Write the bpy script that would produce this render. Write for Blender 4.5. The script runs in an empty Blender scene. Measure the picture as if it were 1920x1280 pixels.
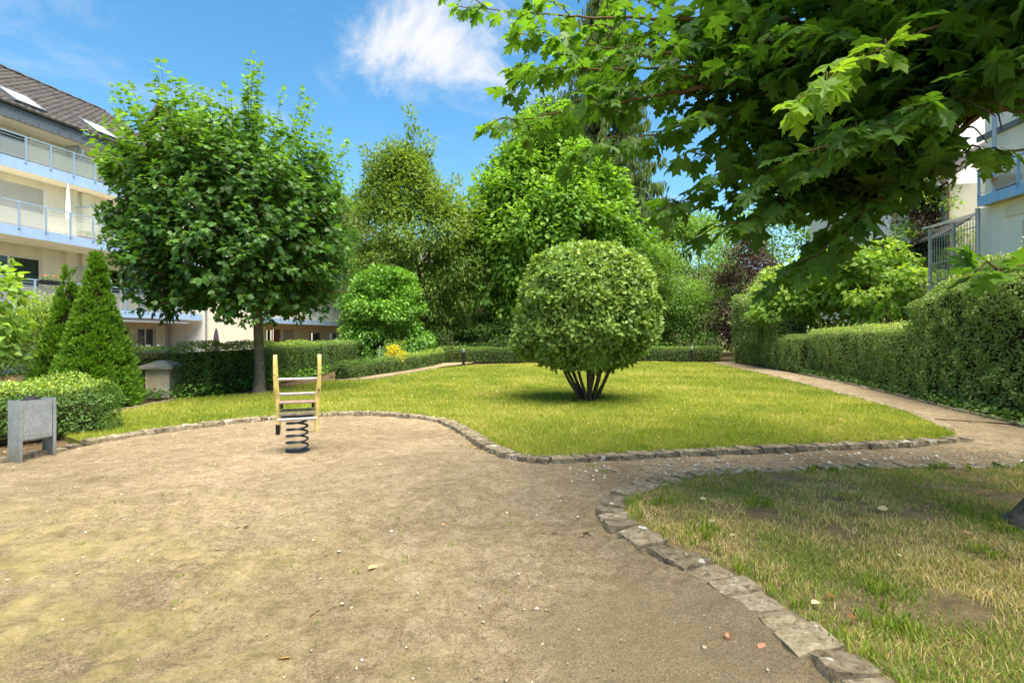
import bpy, bmesh, math, random
import numpy as np
from mathutils import Vector, Matrix

SC = bpy.context.scene
C = SC.collection
R = math.radians
rng = np.random.default_rng(11)
random.seed(5)

# ------------------------------------------------------------------ camera, sky, sun, exposure
EYE = 1.5
cam = bpy.data.cameras.new('camera')
cam.sensor_width = 36.0
cam.lens = 18.75
cam.shift_y = -8.0 / 1920.0
cam.clip_start = 0.05
cam.clip_end = 2000
cam_o = bpy.data.objects.new('camera', cam)
cam_o.location = (0, 0, EYE)
cam_o.rotation_euler = (R(90), 0, 0)
C.objects.link(cam_o)
SC.camera = cam_o

SUN_EL, SUN_DIR = 70.0, Vector((0.32, -0.40, 0.0)).normalized()   # horizontal direction towards the sun
sv = Vector((SUN_DIR.x * math.cos(R(SUN_EL)), SUN_DIR.y * math.cos(R(SUN_EL)), math.sin(R(SUN_EL))))
SUN_AZ = math.atan2(sv.x, sv.y)

world = bpy.data.worlds.new('World')
SC.world = world
world.use_nodes = True
wn = world.node_tree
for n in list(wn.nodes):
    wn.nodes.remove(n)


def wnode(t, **kw):
    n = wn.nodes.new(t)
    for k, v in kw.items():
        setattr(n, k, v)
    return n


def build_world():
    L = wn.links.new
    out = wnode('ShaderNodeOutputWorld')
    bg = wnode('ShaderNodeBackground')
    bg.inputs[1].default_value = 0.13
    sky = wnode('ShaderNodeTexSky')
    sky.sky_type = 'NISHITA'
    sky.sun_disc = False
    sky.sun_elevation = R(SUN_EL)
    sky.sun_rotation = SUN_AZ
    sky.air_density = 1.0
    sky.dust_density = 0.25
    sky.ozone_density = 1.3
    hs = wnode('ShaderNodeHueSaturation')
    hs.inputs['Hue'].default_value = 0.488
    hs.inputs['Saturation'].default_value = 1.28
    hs.inputs['Value'].default_value = 0.68
    L(sky.outputs[0], hs.inputs['Color'])
    tc = wnode('ShaderNodeTexCoord')
    # one cumulus with torn edges
    c = Vector((-0.165, 1.0, 0.555)).normalized()
    sub = wnode('ShaderNodeVectorMath', operation='SUBTRACT')
    sub.inputs[1].default_value = c
    L(tc.outputs['Generated'], sub.inputs[0])
    mul = wnode('ShaderNodeVectorMath', operation='MULTIPLY')
    mul.inputs[1].default_value = (1.0, 1.25, 1.25)
    L(sub.outputs[0], mul.inputs[0])
    ln = wnode('ShaderNodeVectorMath', operation='LENGTH')
    L(mul.outputs[0], ln.inputs[0])
    nz = wnode('ShaderNodeTexNoise')
    nz.inputs['Scale'].default_value = 7.0
    nz.inputs['Detail'].default_value = 9.0
    nz.inputs['Roughness'].default_value = 0.62
    nz.inputs['Distortion'].default_value = 0.35
    L(tc.outputs['Generated'], nz.inputs['Vector'])
    a = wnode('ShaderNodeMath', operation='MULTIPLY_ADD')
    a.inputs[1].default_value = 0.36
    L(nz.outputs[0], a.inputs[0])
    neg = wnode('ShaderNodeMath', operation='MULTIPLY')
    neg.inputs[1].default_value = -1.0
    L(ln.outputs['Value'], neg.inputs[0])
    L(neg.outputs[0], a.inputs[2])
    r1 = wnode('ShaderNodeMapRange')
    r1.interpolation_type = 'SMOOTHSTEP'
    r1.inputs['From Min'].default_value = 0.035
    r1.inputs['From Max'].default_value = 0.15
    L(a.outputs[0], r1.inputs['Value'])
    # thin wisps over the whole sky
    mp = wnode('ShaderNodeMapping')
    mp.inputs['Scale'].default_value = (2.2, 2.2, 5.0)
    mp.inputs['Rotation'].default_value = (0.3, 0.5, 0.2)
    mp.inputs['Location'].default_value = (0.35, 0.1, 0.0)
    L(tc.outputs['Generated'], mp.inputs['Vector'])
    nw = wnode('ShaderNodeTexNoise')
    nw.inputs['Scale'].default_value = 1.6
    nw.inputs['Detail'].default_value = 8.0
    nw.inputs['Roughness'].default_value = 0.6
    nw.inputs['Distortion'].default_value = 0.8
    L(mp.outputs[0], nw.inputs['Vector'])
    r2 = wnode('ShaderNodeMapRange')
    r2.interpolation_type = 'SMOOTHSTEP'
    r2.inputs['From Min'].default_value = 0.52
    r2.inputs['From Max'].default_value = 0.80
    r2.inputs['To Max'].default_value = 0.45
    L(nw.outputs[0], r2.inputs['Value'])
    mx = wnode('ShaderNodeMath', operation='MAXIMUM')
    L(r1.outputs[0], mx.inputs[0])
    L(r2.outputs[0], mx.inputs[1])
    mixc = wnode('ShaderNodeMix', data_type='RGBA')
    L(mx.outputs[0], mixc.inputs[0])
    L(hs.outputs[0], mixc.inputs[6])
    mixc.inputs[7].default_value = (2.65, 2.7, 2.8, 1)
    L(mixc.outputs[2], bg.inputs[0])
    L(bg.outputs[0], out.inputs[0])


build_world()

sun = bpy.data.lights.new('sun', 'SUN')
sun.energy = 5.0
sun.angle = R(55)
sun.color = (1.0, 0.93, 0.79)
sun_o = bpy.data.objects.new('sun', sun)
sun_o.rotation_euler = (-sv).to_track_quat('-Z', 'Y').to_euler()
sun_o.location = (0, 0, 60)
C.objects.link(sun_o)

SC.view_settings.view_transform = 'Standard'
SC.view_settings.look = 'None'
SC.view_settings.gamma = 1.0
SC.view_settings.use_curve_mapping = False
SC.view_settings.exposure = 1.5
SC.render.engine = 'CYCLES'
cy = SC.cycles
cy.use_denoising = True
cy.denoiser = 'OPENIMAGEDENOISE'
cy.max_bounces = 6
cy.diffuse_bounces = 3
cy.glossy_bounces = 2
cy.transmission_bounces = 4
cy.transparent_max_bounces = 6
cy.caustics_reflective = False
cy.caustics_refractive = False
cy.sample_clamp_indirect = 6.0


# ------------------------------------------------------------------ helpers
def G(px, py, z=0.0):
    """ground point in metres measured from the survey of the photograph (eye 1.5 m above the ground)"""
    Y = 1000.0 * (EYE - z) / (py - 632.0)
    return ((px - 960.0) / 1000.0 * Y, Y)


def P3(px, py, Y):
    return np.array(((px - 960.0) / 1000.0 * Y, Y, EYE - (py - 632.0) / 1000.0 * Y))


def unit(v):
    v = np.asarray(v, float)
    return v / np.maximum(np.linalg.norm(v, axis=-1, keepdims=True), 1e-9)


def mk(name, V, F, mat, parent=None, lv=None, smooth=False):
    V = np.ascontiguousarray(np.asarray(V, np.float32).reshape(-1, 3))
    me = bpy.data.meshes.new(name)
    if isinstance(F, np.ndarray):
        m, k = F.shape
        me.vertices.add(len(V))
        me.vertices.foreach_set('co', V.ravel())
        me.loops.add(m * k)
        me.loops.foreach_set('vertex_index', np.ascontiguousarray(F, np.int32).ravel())
        me.polygons.add(m)
        me.polygons.foreach_set('loop_start', np.arange(0, m * k, k, dtype=np.int32))
        me.update(calc_edges=True)
    else:
        me.from_pydata(V.tolist(), [], F)
    if lv is not None:
        at = me.attributes.new('lv', 'FLOAT', 'POINT')
        at.data.foreach_set('value', np.ascontiguousarray(lv, np.float32))
    if smooth:
        me.polygons.foreach_set('use_smooth', np.ones(len(me.polygons), bool))
    if mat:
        me.materials.append(mat)
    return put(name, me, parent)


def put(name, me, parent=None, M=None):
    o = bpy.data.objects.new(name, me)
    C.objects.link(o)
    if parent is not None:
        o.parent = parent
    if M is not None:
        o.matrix_basis = M
    return o


def thing(name, label, cat, loc=(0, 0, 0), rz=0.0, group=None):
    o = bpy.data.objects.new(name, None)
    o.empty_display_size = 0.2
    C.objects.link(o)
    o.location = loc
    o.rotation_euler = (0, 0, rz)
    return tag(o, label, cat, group)


def tag(o, label, cat, group=None, kind=None):
    o['label'] = label
    o['category'] = cat
    if group:
        o['group'] = group
    if kind:
        o['kind'] = kind
    return o


class MB:
    """collects solids, builds ONE mesh object"""

    def __init__(self):
        self.V, self.F = [], []

    def add(self, V, F):
        b = len(self.V)
        self.V.extend([tuple(v) for v in V])
        self.F.extend([tuple(i + b for i in f) for f in F])
        return self

    def box(self, x0, x1, y0, y1, z0, z1):
        v = [(x, y, z) for z in (z0, z1) for y in (y0, y1) for x in (x0, x1)]
        return self.add(v, [(0, 2, 3, 1), (4, 5, 7, 6), (0, 1, 5, 4), (2, 6, 7, 3), (0, 4, 6, 2), (1, 3, 7, 5)])

    def prism(self, poly, axis, a0, a1):
        """poly: 2-D outline (counter-clockwise), extruded along axis 'x','y' or 'z'"""
        n = len(poly)

        def pt(p, a):
            return {'x': (a, p[0], p[1]), 'y': (p[0], a, p[1]), 'z': (p[0], p[1], a)}[axis]
        v = [pt(p, a0) for p in poly] + [pt(p, a1) for p in poly]
        f = [tuple(range(n))[::-1], tuple(range(n, 2 * n))]
        f += [(i, (i + 1) % n, n + (i + 1) % n, n + i) for i in range(n)]
        return self.add(v, f)

    def tube(self, pts, rad, sides=8, cap=True):
        V, F = tube_np(pts, rad, sides)
        self.add(V, [tuple(f) for f in F])
        if cap:
            n = len(V)
            b = len(self.V) - n
            self.F.append(tuple(range(b, b + sides))[::-1])
            self.F.append(tuple(range(b + n - sides, b + n)))
        return self

    def build(self, name, mat, parent=None, smooth=False, bevel=0.0):
        me = bpy.data.meshes.new(name)
        me.from_pydata(self.V, [], self.F)
        bm = bmesh.new()
        bm.from_mesh(me)
        bmesh.ops.recalc_face_normals(bm, faces=bm.faces[:])
        if bevel:
            bmesh.ops.bevel(bm, geom=bm.edges[:], offset=bevel, segments=1, affect='EDGES', clamp_overlap=True)
        bm.to_mesh(me)
        bm.free()
        if smooth:
            me.polygons.foreach_set('use_smooth', np.ones(len(me.polygons), bool))
        me.materials.append(mat)
        return put(name, me, parent)


def tube_np(pts, rad, sides=8):
    pts = np.asarray(pts, float)
    n = len(pts)
    rad = np.broadcast_to(np.asarray(rad, float), (n,))
    T = unit(np.gradient(pts, axis=0))
    ref = np.where(np.abs(T[:, 2:3]) < 0.9, [[0, 0, 1.0]], [[1.0, 0, 0]])
    if np.abs(T[:, 2]).min() < 0.9 and np.abs(T[:, 2]).max() >= 0.9:
        ref = np.repeat([[0.93, 0.37, 0.0]], n, axis=0)
    A = unit(np.cross(T, ref))
    B = np.cross(T, A)
    th = np.linspace(0, 2 * math.pi, sides, endpoint=False)
    V = pts[:, None] + rad[:, None, None] * (np.cos(th)[None, :, None] * A[:, None] + np.sin(th)[None, :, None] * B[:, None])
    F = []
    for i in range(n - 1):
        for j in range(sides):
            k = (j + 1) % sides
            F.append((i * sides + j, i * sides + k, (i + 1) * sides + k, (i + 1) * sides + j))
    return V.reshape(-1, 3), F


class Tubes:
    """many branch tubes in one mesh (quads)"""

    def __init__(self):
        self.V, self.F, self.n = [], [], 0

    def add(self, pts, rad, sides=5):
        V, F = tube_np(pts, rad, sides)
        self.V.append(V)
        self.F.append(np.array(F) + self.n)
        self.n += len(V)

    def build(self, name, mat, parent):
        if not self.V:
            return None
        return mk(name, np.concatenate(self.V), np.concatenate(self.F), mat, parent, smooth=True)


def smooth_path(pts, step):
    """Catmull-Rom through pts, resampled at even distance"""
    p = np.asarray(pts, float)
    q = np.vstack([2 * p[0] - p[1], p, 2 * p[-1] - p[-2]])
    out = []
    for i in range(1, len(q) - 2):
        for t in np.linspace(0, 1, 24, endpoint=False):
            a, b, c, d = q[i - 1], q[i], q[i + 1], q[i + 2]
            out.append(0.5 * (2 * b + (c - a) * t + (2 * a - 5 * b + 4 * c - d) * t * t + (3 * b - a - 3 * c + d) * t ** 3))
    out.append(p[-1])
    out = np.array(out)
    s = np.concatenate([[0], np.cumsum(np.linalg.norm(np.diff(out, axis=0), axis=1))])
    n = max(2, int(s[-1] / step) + 1)
    u = np.linspace(0, s[-1], n)
    return np.stack([np.interp(u, s, out[:, k]) for k in range(p.shape[1])], axis=1)


def inside(poly, x, y):
    poly = np.asarray(poly)
    r = np.zeros(len(x), bool)
    j = len(poly) - 1
    for i in range(len(poly)):
        xi, yi, xj, yj = poly[i][0], poly[i][1], poly[j][0], poly[j][1]
        c = ((yi > y) != (yj > y)) & (x < (xj - xi) * (y - yi) / (yj - yi + 1e-12) + xi)
        r ^= c
        j = i
    return r


def vnoise(p, scale, seed=0):
    """smooth value noise, vectorised; p (n,k)"""
    p = np.asarray(p, float) * scale + seed * 17.31
    k = p.shape[1]
    i = np.floor(p).astype(np.int64)
    f = p - i
    f = f * f * (3 - 2 * f)
    out = np.zeros(len(p))
    for c in range(2 ** k):
        w = np.ones(len(p))
        h = np.zeros(len(p), np.int64)
        for d in range(k):
            b = (c >> d) & 1
            w = w * (f[:, d] if b else 1 - f[:, d])
            h = h * 7919 + (i[:, d] + b) * (73856093 if d == 0 else 19349663 if d == 1 else 83492791)
        h = (h ^ (h >> 13)) * 1274126177
        h = h ^ (h >> 16)
        out += w * ((h & 0xFFFF) / 65535.0)
    return out


# ------------------------------------------------------------------ materials
MATS = {}


def nodes_of(name):
    m = bpy.data.materials.new(name)
    m.use_nodes = True
    nt = m.node_tree
    b = nt.nodes['Principled BSDF']
    return m, nt, b


def noise_node(nt, scale, detail=4, rough=0.55, coord='Object', dist=0.0, vec=None):
    n = nt.nodes.new('ShaderNodeTexNoise')
    n.inputs['Scale'].default_value = scale
    n.inputs['Detail'].default_value = detail
    n.inputs['Roughness'].default_value = rough
    n.inputs['Distortion'].default_value = dist
    if vec is None:
        tc = nt.nodes.new('ShaderNodeTexCoord')
        vec = tc.outputs[coord]
    nt.links.new(vec, n.inputs['Vector'])
    return n


def ramp(nt, stops, fac):
    r = nt.nodes.new('ShaderNodeValToRGB')
    el = r.color_ramp.elements
    while len(el) > len(stops):
        el.remove(el[-1])
    while len(el) < len(stops):
        el.new(0.5)
    for e, (p, c) in zip(el, stops):
        e.position = p
        e.color = (*c, 1)
    nt.links.new(fac, r.inputs[0])
    return r


def mixc(nt, fac, a, b, blend='MIX'):
    m = nt.nodes.new('ShaderNodeMix')
    m.data_type = 'RGBA'
    m.blend_type = blend
    for sock, v in ((m.inputs[0], fac), (m.inputs[6], a), (m.inputs[7], b)):
        if hasattr(v, 'links') or hasattr(v, 'is_linked'):
            nt.links.new(v, sock)
        elif isinstance(v, (int, float)):
            sock.default_value = v
        else:
            sock.default_value = (*v, 1)
    return m.outputs[2]


def bump(nt, b, h, strength=0.3, dist=0.02):
    bp = nt.nodes.new('ShaderNodeBump')
    bp.inputs['Strength'].default_value = strength
    bp.inputs['Distance'].default_value = dist
    nt.links.new(h, bp.inputs['Height'])
    nt.links.new(bp.outputs[0], b.inputs['Normal'])


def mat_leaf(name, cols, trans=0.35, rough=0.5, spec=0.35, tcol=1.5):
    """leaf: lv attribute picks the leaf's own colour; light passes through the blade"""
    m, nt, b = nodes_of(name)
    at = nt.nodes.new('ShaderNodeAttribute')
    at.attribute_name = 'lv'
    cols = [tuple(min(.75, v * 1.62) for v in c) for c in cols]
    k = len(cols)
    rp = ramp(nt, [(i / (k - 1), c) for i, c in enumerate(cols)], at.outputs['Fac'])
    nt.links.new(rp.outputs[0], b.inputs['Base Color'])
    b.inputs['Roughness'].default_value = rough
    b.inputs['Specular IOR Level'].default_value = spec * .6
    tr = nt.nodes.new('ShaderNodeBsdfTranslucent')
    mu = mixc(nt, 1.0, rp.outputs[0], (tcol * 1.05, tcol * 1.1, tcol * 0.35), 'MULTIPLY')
    nt.links.new(mu, tr.inputs[0])
    mx = nt.nodes.new('ShaderNodeMixShader')
    mx.inputs[0].default_value = trans
    nt.links.new(b.outputs[0], mx.inputs[1])
    nt.links.new(tr.outputs[0], mx.inputs[2])
    nt.links.new(mx.outputs[0], nt.nodes['Material Output'].inputs[0])
    return m


def mat_plain(name, col, rough=0.6, var=0.15, scale=6.0, metal=0.0, spec=0.3, bumps=0.0, col2=None, bscale=40, coord='Object'):
    m, nt, b = nodes_of(name)
    n = noise_node(nt, scale, 6, 0.6, coord)
    c2 = col2 or tuple(c * (1 - var) for c in col)
    rp = ramp(nt, [(0.32, c2), (0.68, tuple(min(1, c * (1 + var * 0.3)) for c in col))], n.outputs[0])
    nt.links.new(rp.outputs[0], b.inputs['Base Color'])
    b.inputs['Roughness'].default_value = rough
    b.inputs['Metallic'].default_value = metal
    b.inputs['Specular IOR Level'].default_value = spec
    if bumps:
        n2 = noise_node(nt, bscale, 4, 0.6, coord)
        bump(nt, b, n2.outputs[0], bumps, 0.01)
    return m


def mat_bark(name, c1, c2, scale=14, stretch=0.25):
    m, nt, b = nodes_of(name)
    tc = nt.nodes.new('ShaderNodeTexCoord')
    mp = nt.nodes.new('ShaderNodeMapping')
    mp.inputs['Scale'].default_value = (1, 1, stretch)
    nt.links.new(tc.outputs['Object'], mp.inputs['Vector'])
    n = noise_node(nt, scale, 6, 0.7, vec=mp.outputs[0], dist=0.6)
    rp = ramp(nt, [(0.3, c1), (0.7, c2)], n.outputs[0])
    nt.links.new(rp.outputs[0], b.inputs['Base Color'])
    b.inputs['Roughness'].default_value = 0.9
    b.inputs['Specular IOR Level'].default_value = 0.1
    bump(nt, b, n.outputs[0], 0.8, 0.03)
    return m


def mat_plaster(name, col, stain=(0.30, 0.27, 0.21), amount=0.35):
    m, nt, b = nodes_of(name)
    tc = nt.nodes.new('ShaderNodeTexCoord')
    mp = nt.nodes.new('ShaderNodeMapping')
    mp.inputs['Scale'].default_value = (1.4, 1.4, 0.25)
    nt.links.new(tc.outputs['Object'], mp.inputs['Vector'])
    n = noise_node(nt, 1.6, 7, 0.65, vec=mp.outputs[0])
    rp = ramp(nt, [(0.45, (0, 0, 0)), (0.85, (1, 1, 1))], n.outputs[0])
    f = nt.nodes.new('ShaderNodeMath')
    f.operation = 'MULTIPLY'
    f.inputs[1].default_value = amount
    nt.links.new(rp.outputs[0], f.inputs[0])
    c = mixc(nt, f.outputs[0], col, stain)
    nt.links.new(c, b.inputs['Base Color'])
    b.inputs['Roughness'].default_value = 0.9
    b.inputs['Specular IOR Level'].default_value = 0.15
    n2 = noise_node(nt, 90, 3, 0.6)
    bump(nt, b, n2.outputs[0], 0.25, 0.01)
    return m


def mat_frosted(name, col=(0.56, 0.59, 0.55), clear=0.42):
    m, nt, b = nodes_of(name)
    b.inputs['Base Color'].default_value = (*col, 1)
    b.inputs['Roughness'].default_value = 0.25
    b.inputs['Specular IOR Level'].default_value = 0.5
    tl = nt.nodes.new('ShaderNodeBsdfTranslucent')
    tl.inputs[0].default_value = (*col, 1)
    m1 = nt.nodes.new('ShaderNodeMixShader')
    m1.inputs[0].default_value = 0.4
    nt.links.new(b.outputs[0], m1.inputs[1])
    nt.links.new(tl.outputs[0], m1.inputs[2])
    tp = nt.nodes.new('ShaderNodeBsdfTransparent')
    m2 = nt.nodes.new('ShaderNodeMixShader')
    m2.inputs[0].default_value = clear
    nt.links.new(m1.outputs[0], m2.inputs[1])
    nt.links.new(tp.outputs[0], m2.inputs[2])
    nt.links.new(m2.outputs[0], nt.nodes['Material Output'].inputs[0])
    return m


def mat_window(name):
    m, nt, b = nodes_of(name)
    gl = nt.nodes.new('ShaderNodeBsdfGlossy')
    gl.inputs['Roughness'].default_value = 0.03
    gl.inputs[0].default_value = (0.9, 0.95, 1, 1)
    tp = nt.nodes.new('ShaderNodeBsdfTransparent')
    tp.inputs[0].default_value = (0.62, 0.68, 0.66, 1)
    fr = nt.nodes.new('ShaderNodeFresnel')
    fr.inputs[0].default_value = 1.7
    mx = nt.nodes.new('ShaderNodeMixShader')
    nt.links.new(fr.outputs[0], mx.inputs[0])
    nt.links.new(tp.outputs[0], mx.inputs[1])
    nt.links.new(gl.outputs[0], mx.inputs[2])
    nt.links.new(mx.outputs[0], nt.nodes['Material Output'].inputs[0])
    return m


def mat_gravel():
    m, nt, b = nodes_of('gravel_sand')
    big = noise_node(nt, 0.55, 6, 0.62, dist=0.4)
    mid = noise_node(nt, 6.0, 8, 0.7, dist=0.5)
    fine = noise_node(nt, 110, 5, 0.75)
    c1 = ramp(nt, [(0.28, (0.255, 0.188, 0.112)), (0.5, (0.375, 0.290, 0.185)), (0.72, (0.49, 0.40, 0.275))], mid.outputs[0])
    c2 = ramp(nt, [(0.3, (0.62, 0.60, 0.56)), (0.7, (1.12, 1.12, 1.12))], big.outputs[0])
    c = mixc(nt, 1.0, c1.outputs[0], c2.outputs[0], 'MULTIPLY')
    c3 = ramp(nt, [(0.36, (0.42, 0.40, 0.37)), (0.58, (1.2, 1.19, 1.17))], fine.outputs[0])
    c = mixc(nt, 0.85, c, c3.outputs[0], 'MULTIPLY')
    clod = noise_node(nt, 27, 8, 0.82, dist=0.8)
    c4 = ramp(nt, [(0.40, (0.55, 0.53, 0.50)), (0.50, (1.0, 1.0, 1.0)), (0.66, (1.2, 1.19, 1.17))], clod.outputs[0])
    c = mixc(nt, 0.9, c, c4.outputs[0], 'MULTIPLY')
    # thin dry moss and grass film towards the left of the yard
    tc = nt.nodes.new('ShaderNodeTexCoord')
    sx = nt.nodes.new('ShaderNodeSeparateXYZ')
    nt.links.new(tc.outputs['Object'], sx.inputs[0])
    mr = nt.nodes.new('ShaderNodeMapRange')
    mr.inputs['From Min'].default_value = 0.4
    mr.inputs['From Max'].default_value = -3.2
    nt.links.new(sx.outputs[0], mr.inputs['Value'])
    mr2 = nt.nodes.new('ShaderNodeMapRange')
    mr2.inputs['From Min'].default_value = 5.5
    mr2.inputs['From Max'].default_value = 2.5
    nt.links.new(sx.outputs[1], mr2.inputs['Value'])
    mo = noise_node(nt, 1.7, 7, 0.72, dist=0.6)
    mor = ramp(nt, [(0.40, (0, 0, 0)), (0.62, (1, 1, 1))], mo.outputs[0])
    f1 = nt.nodes.new('ShaderNodeMath')
    f1.operation = 'MULTIPLY'
    nt.links.new(mr.outputs[0], f1.inputs[0])
    nt.links.new(mr2.outputs[0], f1.inputs[1])
    f2 = nt.nodes.new('ShaderNodeMath')
    f2.operation = 'MULTIPLY'
    nt.links.new(f1.outputs[0], f2.inputs[0])
    nt.links.new(mor.outputs[0], f2.inputs[1])
    mcol = ramp(nt, [(0.35, (0.27, 0.25, 0.085)), (0.6, (0.50, 0.40, 0.15))], mid.outputs[0])
    c = mixc(nt, f2.outputs[0], c, mcol.outputs[0])
    # darker brown patch with a noisy rim beside the near edging
    vm = nt.nodes.new('ShaderNodeVectorMath')
    vm.operation = 'DISTANCE'
    vm.inputs[1].default_value = (0.75, 2.55, 0)
    nt.links.new(tc.outputs['Object'], vm.inputs[0])
    ad = nt.nodes.new('ShaderNodeMath')
    ad.operation = 'MULTIPLY_ADD'
    ad.inputs[1].default_value = -1.6
    nt.links.new(mo.outputs[0], ad.inputs[0])
    nt.links.new(vm.outputs['Value'], ad.inputs[2])
    mr3 = nt.nodes.new('ShaderNodeMapRange')
    mr3.inputs['From Min'].default_value = 0.05
    mr3.inputs['From Max'].default_value = -0.35
    mr3.inputs['To Max'].default_value = 0.75
    nt.links.new(ad.outputs[0], mr3.inputs['Value'])
    dk = ramp(nt, [(0.4, (0.15, 0.115, 0.065)), (0.62, (0.33, 0.255, 0.155))], fine.outputs[0])
    c = mixc(nt, mr3.outputs[0], c, dk.outputs[0])
    nt.links.new(c, b.inputs['Base Color'])
    b.inputs['Roughness'].default_value = 0.95
    b.inputs['Specular IOR Level'].default_value = 0.1
    f = noise_node(nt, 45, 9, 0.8)
    bump(nt, b, f.outputs[0], 1.0, 0.035)
    return m


def mat_soil(name, a, b_, c_):
    m, nt, b = nodes_of(name)
    n = noise_node(nt, 9, 8, 0.7)
    rp = ramp(nt, [(0.3, a), (0.55, b_), (0.75, c_)], n.outputs[0])
    nt.links.new(rp.outputs[0], b.inputs['Base Color'])
    b.inputs['Roughness'].default_value = 0.95
    b.inputs['Specular IOR Level'].default_value = 0.1
    f = noise_node(nt, 30, 8, 0.7)
    bump(nt, b, f.outputs[0], 0.9, 0.04)
    return m


def mat_stone(name):
    """worn concrete kerb block: grey brown, dark moss, white lichen spots"""
    m, nt, b = nodes_of(name)
    tc = nt.nodes.new('ShaderNodeTexCoord')
    geo = nt.nodes.new('ShaderNodeNewGeometry')
    n = noise_node(nt, 16, 10, 0.78, vec=geo.outputs['Position'], dist=0.6)
    base = ramp(nt, [(0.34, (0.055, 0.042, 0.026)), (0.47, (0.19, 0.155, 0.105)), (0.68, (0.36, 0.31, 0.225))], n.outputs[0])
    oi = nt.nodes.new('ShaderNodeObjectInfo')
    tint = ramp(nt, [(0, (0.72, 0.70, 0.66)), (1, (1.2, 1.18, 1.12))], oi.outputs['Random'])
    c = mixc(nt, 1.0, base.outputs[0], tint.outputs[0], 'MULTIPLY')
    vo = nt.nodes.new('ShaderNodeTexNoise')
    vo.inputs['Scale'].default_value = 11
    vo.inputs['Detail'].default_value = 6
    vo.inputs['Roughness'].default_value = 0.5
    nt.links.new(geo.outputs['Position'], vo.inputs['Vector'])
    li = ramp(nt, [(0.63, (0, 0, 0)), (0.70, (.85, .85, .85))], vo.outputs[0])
    c = mixc(nt, li.outputs[0], c, (0.56, 0.55, 0.48))
    nt.links.new(c, b.inputs['Base Color'])
    b.inputs['Roughness'].default_value = 0.95
    b.inputs['Specular IOR Level'].default_value = 0.1
    f = noise_node(nt, 55, 6, 0.7, vec=geo.outputs['Position'])
    bump(nt, b, f.outputs[0], 0.8, 0.02)
    return m


def mat_galv():
    m, nt, b = nodes_of('galvanised_steel')
    v = nt.nodes.new('ShaderNodeTexVoronoi')
    v.inputs['Scale'].default_value = 55
    tc = nt.nodes.new('ShaderNodeTexCoord')
    nt.links.new(tc.outputs['Object'], v.inputs['Vector'])
    rp = ramp(nt, [(0.0, (0.25, 0.275, 0.285)), (1.0, (0.37, 0.395, 0.40))], v.outputs['Color'])
    n = noise_node(nt, 5, 6, 0.7)
    c2 = ramp(nt, [(0.35, (0.72, 0.74, 0.74)), (0.65, (1.08, 1.08, 1.08))], n.outputs[0])
    c = mixc(nt, 1.0, rp.outputs[0], c2.outputs[0], 'MULTIPLY')
    # dried mud and algae line low on the sheet
    sx = nt.nodes.new('ShaderNodeSeparateXYZ')
    nt.links.new(tc.outputs['Object'], sx.inputs[0])
    n2 = noise_node(nt, 14, 5, 0.7)
    ad = nt.nodes.new('ShaderNodeMath')
    ad.operation = 'MULTIPLY_ADD'
    ad.inputs[1].default_value = 0.16
    nt.links.new(n2.outputs[0], ad.inputs[0])
    nt.links.new(sx.outputs[2], ad.inputs[2])
    w = nt.nodes.new('ShaderNodeMapRange')
    w.inputs['From Min'].default_value = 0.30
    w.inputs['From Max'].default_value = 0.12
    w.inputs['To Max'].default_value = 0.7
    nt.links.new(ad.outputs[0], w.inputs['Value'])
    c = mixc(nt, w.outputs[0], c, (0.16, 0.155, 0.10))
    nt.links.new(c, b.inputs['Base Color'])
    b.inputs['Metallic'].default_value = 0.35
    b.inputs['Roughness'].default_value = 0.5
    return m


def mat_paint_worn(name, col, worn, edge=0.62):
    m, nt, b = nodes_of(name)
    n = noise_node(nt, 13, 7, 0.75, dist=0.5)
    rp = ramp(nt, [(edge, (0, 0, 0)), (edge + 0.05, (1, 1, 1))], n.outputs[0])
    n2 = noise_node(nt, 4, 4, 0.6)
    cc = ramp(nt, [(0.35, tuple(c * 0.78 for c in col)), (0.65, col)], n2.outputs[0])
    c = mixc(nt, rp.outputs[0], cc.outputs[0], worn)
    nt.links.new(c, b.inputs['Base Color'])
    b.inputs['Roughness'].default_value = 0.6
    bump(nt, b, rp.outputs[0], 0.4, 0.004)
    return m


M = {}
M['soil'] = mat_soil('bed_soil', (0.055, 0.036, 0.018), (0.12, 0.080, 0.042), (0.21, 0.145, 0.08))
M['lawn'] = mat_soil('turf_soil', (0.10, 0.115, 0.020), (0.15, 0.165, 0.028), (0.22, 0.19, 0.06))
M['lawn2'] = mat_soil('dry_turf_soil', (0.105, 0.078, 0.038), (0.22, 0.16, 0.08), (0.36, 0.27, 0.15))
M['gravel'] = mat_gravel()
M['stone'] = mat_stone('kerb_concrete')
M['plaster'] = mat_plaster('cream_render', (0.74, 0.69, 0.545))
M['plaster_w'] = mat_plaster('white_render', (0.82, 0.785, 0.71), amount=0.25)
M['soffit'] = mat_plaster('soffit_render', (0.80, 0.745, 0.60), amount=0.2)
M['blue'] = mat_plain('pale_blue_paint', (0.34, 0.47, 0.66), 0.45, 0.1, 2.0)
M['blue2'] = mat_plain('blue_paint', (0.22, 0.42, 0.66), 0.45, 0.1, 2.0)
M['rail'] = mat_plain('blue_grey_rail', (0.27, 0.37, 0.48), 0.4, 0.12, 5.0, spec=0.5)
M['frost'] = mat_frosted('frosted_glass')
M['glass'] = mat_window('window_glass')
M['white'] = mat_plain('white_frame', (0.72, 0.72, 0.68), 0.5, 0.06)
M['shutter'] = mat_plain('shutter_grey', (0.50, 0.49, 0.46), 0.55, 0.08)
M['brown'] = mat_plain('brown_wood', (0.24, 0.13, 0.06), 0.6, 0.25, 8)
M['dark'] = mat_plain('room_dark', (0.045, 0.043, 0.04), 0.9, 0.2)
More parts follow.
